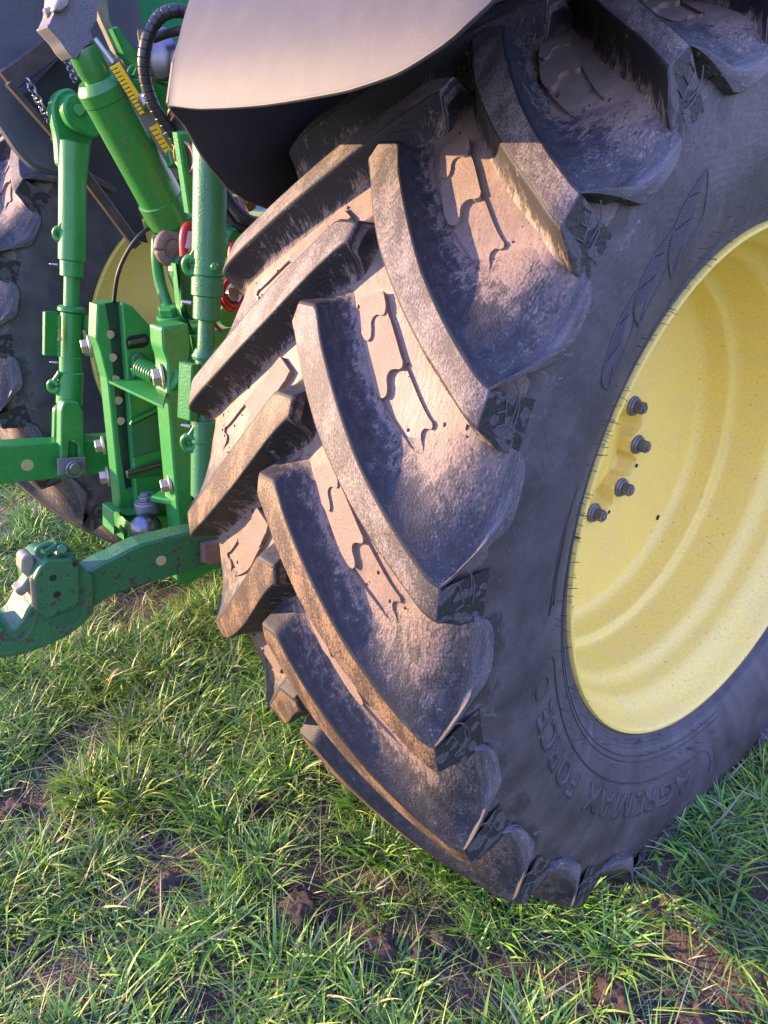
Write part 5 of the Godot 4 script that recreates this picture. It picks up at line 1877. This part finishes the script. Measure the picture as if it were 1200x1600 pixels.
func make_materials() -> void:
	var rub_n := bump(1024, 1024, 0.09, 21, 4, 5.0)
	var fine_n := bump(512, 512, 0.12, 22, 3, 5.0)
	M.casing = StandardMaterial3D.new()
	M.casing.albedo_texture = carcass_tex()
	M.casing.roughness = 0.62
	M.casing.normal_enabled = true
	M.casing.normal_texture = rub_n
	M.casing.normal_scale = 0.15
	M.lugs = []
	for grp in 2:
		for i in 3:
			var m := StandardMaterial3D.new()
			if grp == 0:
				m.albedo_texture = lug_tex(200 + i * 11, Color(0.46, 0.39, 0.345), Color(0.12, 0.11, 0.112), Color(0.455, 0.405, 0.37), Color(0.255, 0.225, 0.205), 0.15)
			else:
				m.albedo_texture = lug_tex(300 + i * 11, Color(0.45, 0.38, 0.33), Color(0.115, 0.104, 0.104), Color(0.49, 0.385, 0.285), Color(0.24, 0.19, 0.145), 0.05)
			m.roughness = 0.66
			m.normal_enabled = true
			m.normal_texture = rub_n
			m.normal_scale = 0.3
			M.lugs.append(m)
	M.tread_dust = tri_mat(grain_tex(Color(0.455, 0.385, 0.34), Color(0.52, 0.445, 0.395), 71), 0.75, 3.0, 0.0, fine_n, 0.3)
	M.wall_mark = tri_mat(grain_tex(Color(0.17, 0.165, 0.175), Color(0.22, 0.215, 0.225), 72), 0.5, 3.0)
	M.letter = tri_mat(grain_tex(Color(0.22, 0.213, 0.225), Color(0.27, 0.26, 0.275), 78), 0.6, 3.0)
	M.crumb = plain(Color(0.25, 0.18, 0.14), 0.9)
	M.emblem = plain(Color(0.28, 0.275, 0.29), 0.6)
	M.black_rubber = plain(Color(0.10, 0.10, 0.105), 0.55)
	M.yellow = StandardMaterial3D.new()
	M.yellow.albedo_texture = yellow_tex()
	M.yellow.roughness = 0.42
	M.yellow_plain = plain(Color(0.90, 0.795, 0.37), 0.4)
	M.bolt_dark = tri_mat(grain_tex(Color(0.38, 0.39, 0.42), Color(0.48, 0.48, 0.50), 74), 0.45, 8.0, 0.5)
	M.hole = plain(Color(0.09, 0.08, 0.06), 0.8)
	M.guard = tri_mat(guard_tex(), 0.5, 1.6)
	M.guard.metallic_specular = 0.3
	M.guard_far = tri_mat(grain_tex(Color(0.25, 0.26, 0.29), Color(0.31, 0.31, 0.33), 76), 0.5, 1.3)
	M.liner = tri_mat(grain_tex(Color(0.07, 0.068, 0.07), Color(0.11, 0.105, 0.10), 77), 0.6, 1.5)
	var g := lin(0.019, 0.195, 0.035)
	var chip := Color(0.38, 0.29, 0.24)
	M.green = tri_mat(paint_tex(g, Color(0.30, 0.47, 0.27), chip, 0.0, 81), 0.36, 2.2, 0.0, fine_n, 0.12)
	M.green_dusty = tri_mat(paint_tex(lin(0.025, 0.16, 0.05), Color(0.36, 0.50, 0.38), chip, 0.02, 82), 0.42, 2.6, 0.0, fine_n, 0.22)
	M.green_bright = tri_mat(paint_tex(lin(0.028, 0.21, 0.042), Color(0.33, 0.55, 0.33), chip, 0.0, 83), 0.36, 2.2, 0.0, fine_n, 0.12)
	M.green_worn = tri_mat(paint_tex(lin(0.017, 0.12, 0.036), Color(0.30, 0.40, 0.32), Color(0.25, 0.21, 0.20), 0.24, 84, 0.22), 0.5, 3.2, 0.0, fine_n, 0.3)
	M.green_chipped = tri_mat(paint_tex(lin(0.022, 0.18, 0.025), Color(0.30, 0.50, 0.22), Color(0.42, 0.34, 0.29), 0.21, 85), 0.34, 3.6, 0.0, fine_n, 0.1)
	M.green_deep = tri_mat(paint_tex(lin(0.015, 0.10, 0.035), Color(0.2, 0.32, 0.22), chip, 0.0, 86), 0.45, 2.4)
	M.green_oily = tri_mat(paint_tex(Color(0.10, 0.17, 0.14), Color(0.14, 0.26, 0.2), chip, 0.0, 87), 0.3, 3.0)
	M.green_panel = plain(lin(0.012, 0.16, 0.05), 0.3)
	M.worn_grey = tri_mat(paint_tex(Color(0.40, 0.39, 0.42), Color(0.46, 0.42, 0.41), lin(0.03, 0.2, 0.05), 0.2, 88), 0.5, 3.4, 0.2, fine_n, 0.3)
	M.steel = plain(Color(0.60, 0.58, 0.57), 0.32, 0.85)
	M.steel_dull = tri_mat(grain_tex(Color(0.46, 0.45, 0.46), Color(0.56, 0.53, 0.52), 91), 0.5, 5.0, 0.5)
	M.steel_gold = tri_mat(grain_tex(Color(0.66, 0.58, 0.46), Color(0.72, 0.66, 0.58), 92), 0.42, 6.0, 0.6)
	M.steel_oily = plain(Color(0.34, 0.32, 0.26), 0.3, 0.7)
	M.steel_worn = tri_mat(grain_tex(Color(0.52, 0.48, 0.44), Color(0.68, 0.64, 0.58), 93), 0.42, 7.0, 0.5)
	M.chrome = plain(Color(0.42, 0.42, 0.45), 0.3, 0.95)
	M.mud_steel = tri_mat(grain_tex(Color(0.42, 0.33, 0.28), Color(0.52, 0.44, 0.39), 94), 0.7, 5.0)
	M.pale_dusty = tri_mat(grain_tex(Color(0.40, 0.42, 0.34), Color(0.56, 0.51, 0.44), 95), 0.6, 4.0)
	M.frame_black = tri_mat(grain_tex(Color(0.20, 0.17, 0.16), Color(0.31, 0.26, 0.24), 96), 0.5, 3.0)
	M.black_sheet = plain(Color(0.12, 0.12, 0.13), 0.5)
	M.hose = plain(Color(0.15, 0.14, 0.145), 0.38)
	M.cap_dark = plain(Color(0.20, 0.16, 0.15), 0.5)
	M.copper = plain(Color(0.62, 0.45, 0.34), 0.4, 0.6)
	M.red = plain(Color(0.66, 0.08, 0.10), 0.4)
	M.pink_cap = plain(Color(0.66, 0.46, 0.43), 0.5)
	M.scale_yellow = plain(Color(0.92, 0.76, 0.16), 0.45)
	M.straw_light = plain(Color(0.62, 0.58, 0.40), 0.8)
	M.soil = tri_mat(grain_tex(Color(0.22, 0.17, 0.145), Color(0.40, 0.31, 0.26), 97), 0.95, 1.6, 0.0, fine_n, 1.0)
	M.clod = tri_mat(grain_tex(Color(0.20, 0.155, 0.135), Color(0.33, 0.27, 0.23), 98), 0.95, 6.0, 0.0, fine_n, 1.0)
	M.field = plain(lin(0.06, 0.10, 0.03), 0.95)
	M.blade = StandardMaterial3D.new()
	M.blade.vertex_color_use_as_albedo = true
	M.blade.roughness = 0.5
	M.blade.backlight_enabled = true
	M.blade.backlight = Color(0.38, 0.52, 0.18)
	M.blade.cull_mode = BaseMaterial3D.CULL_DISABLED
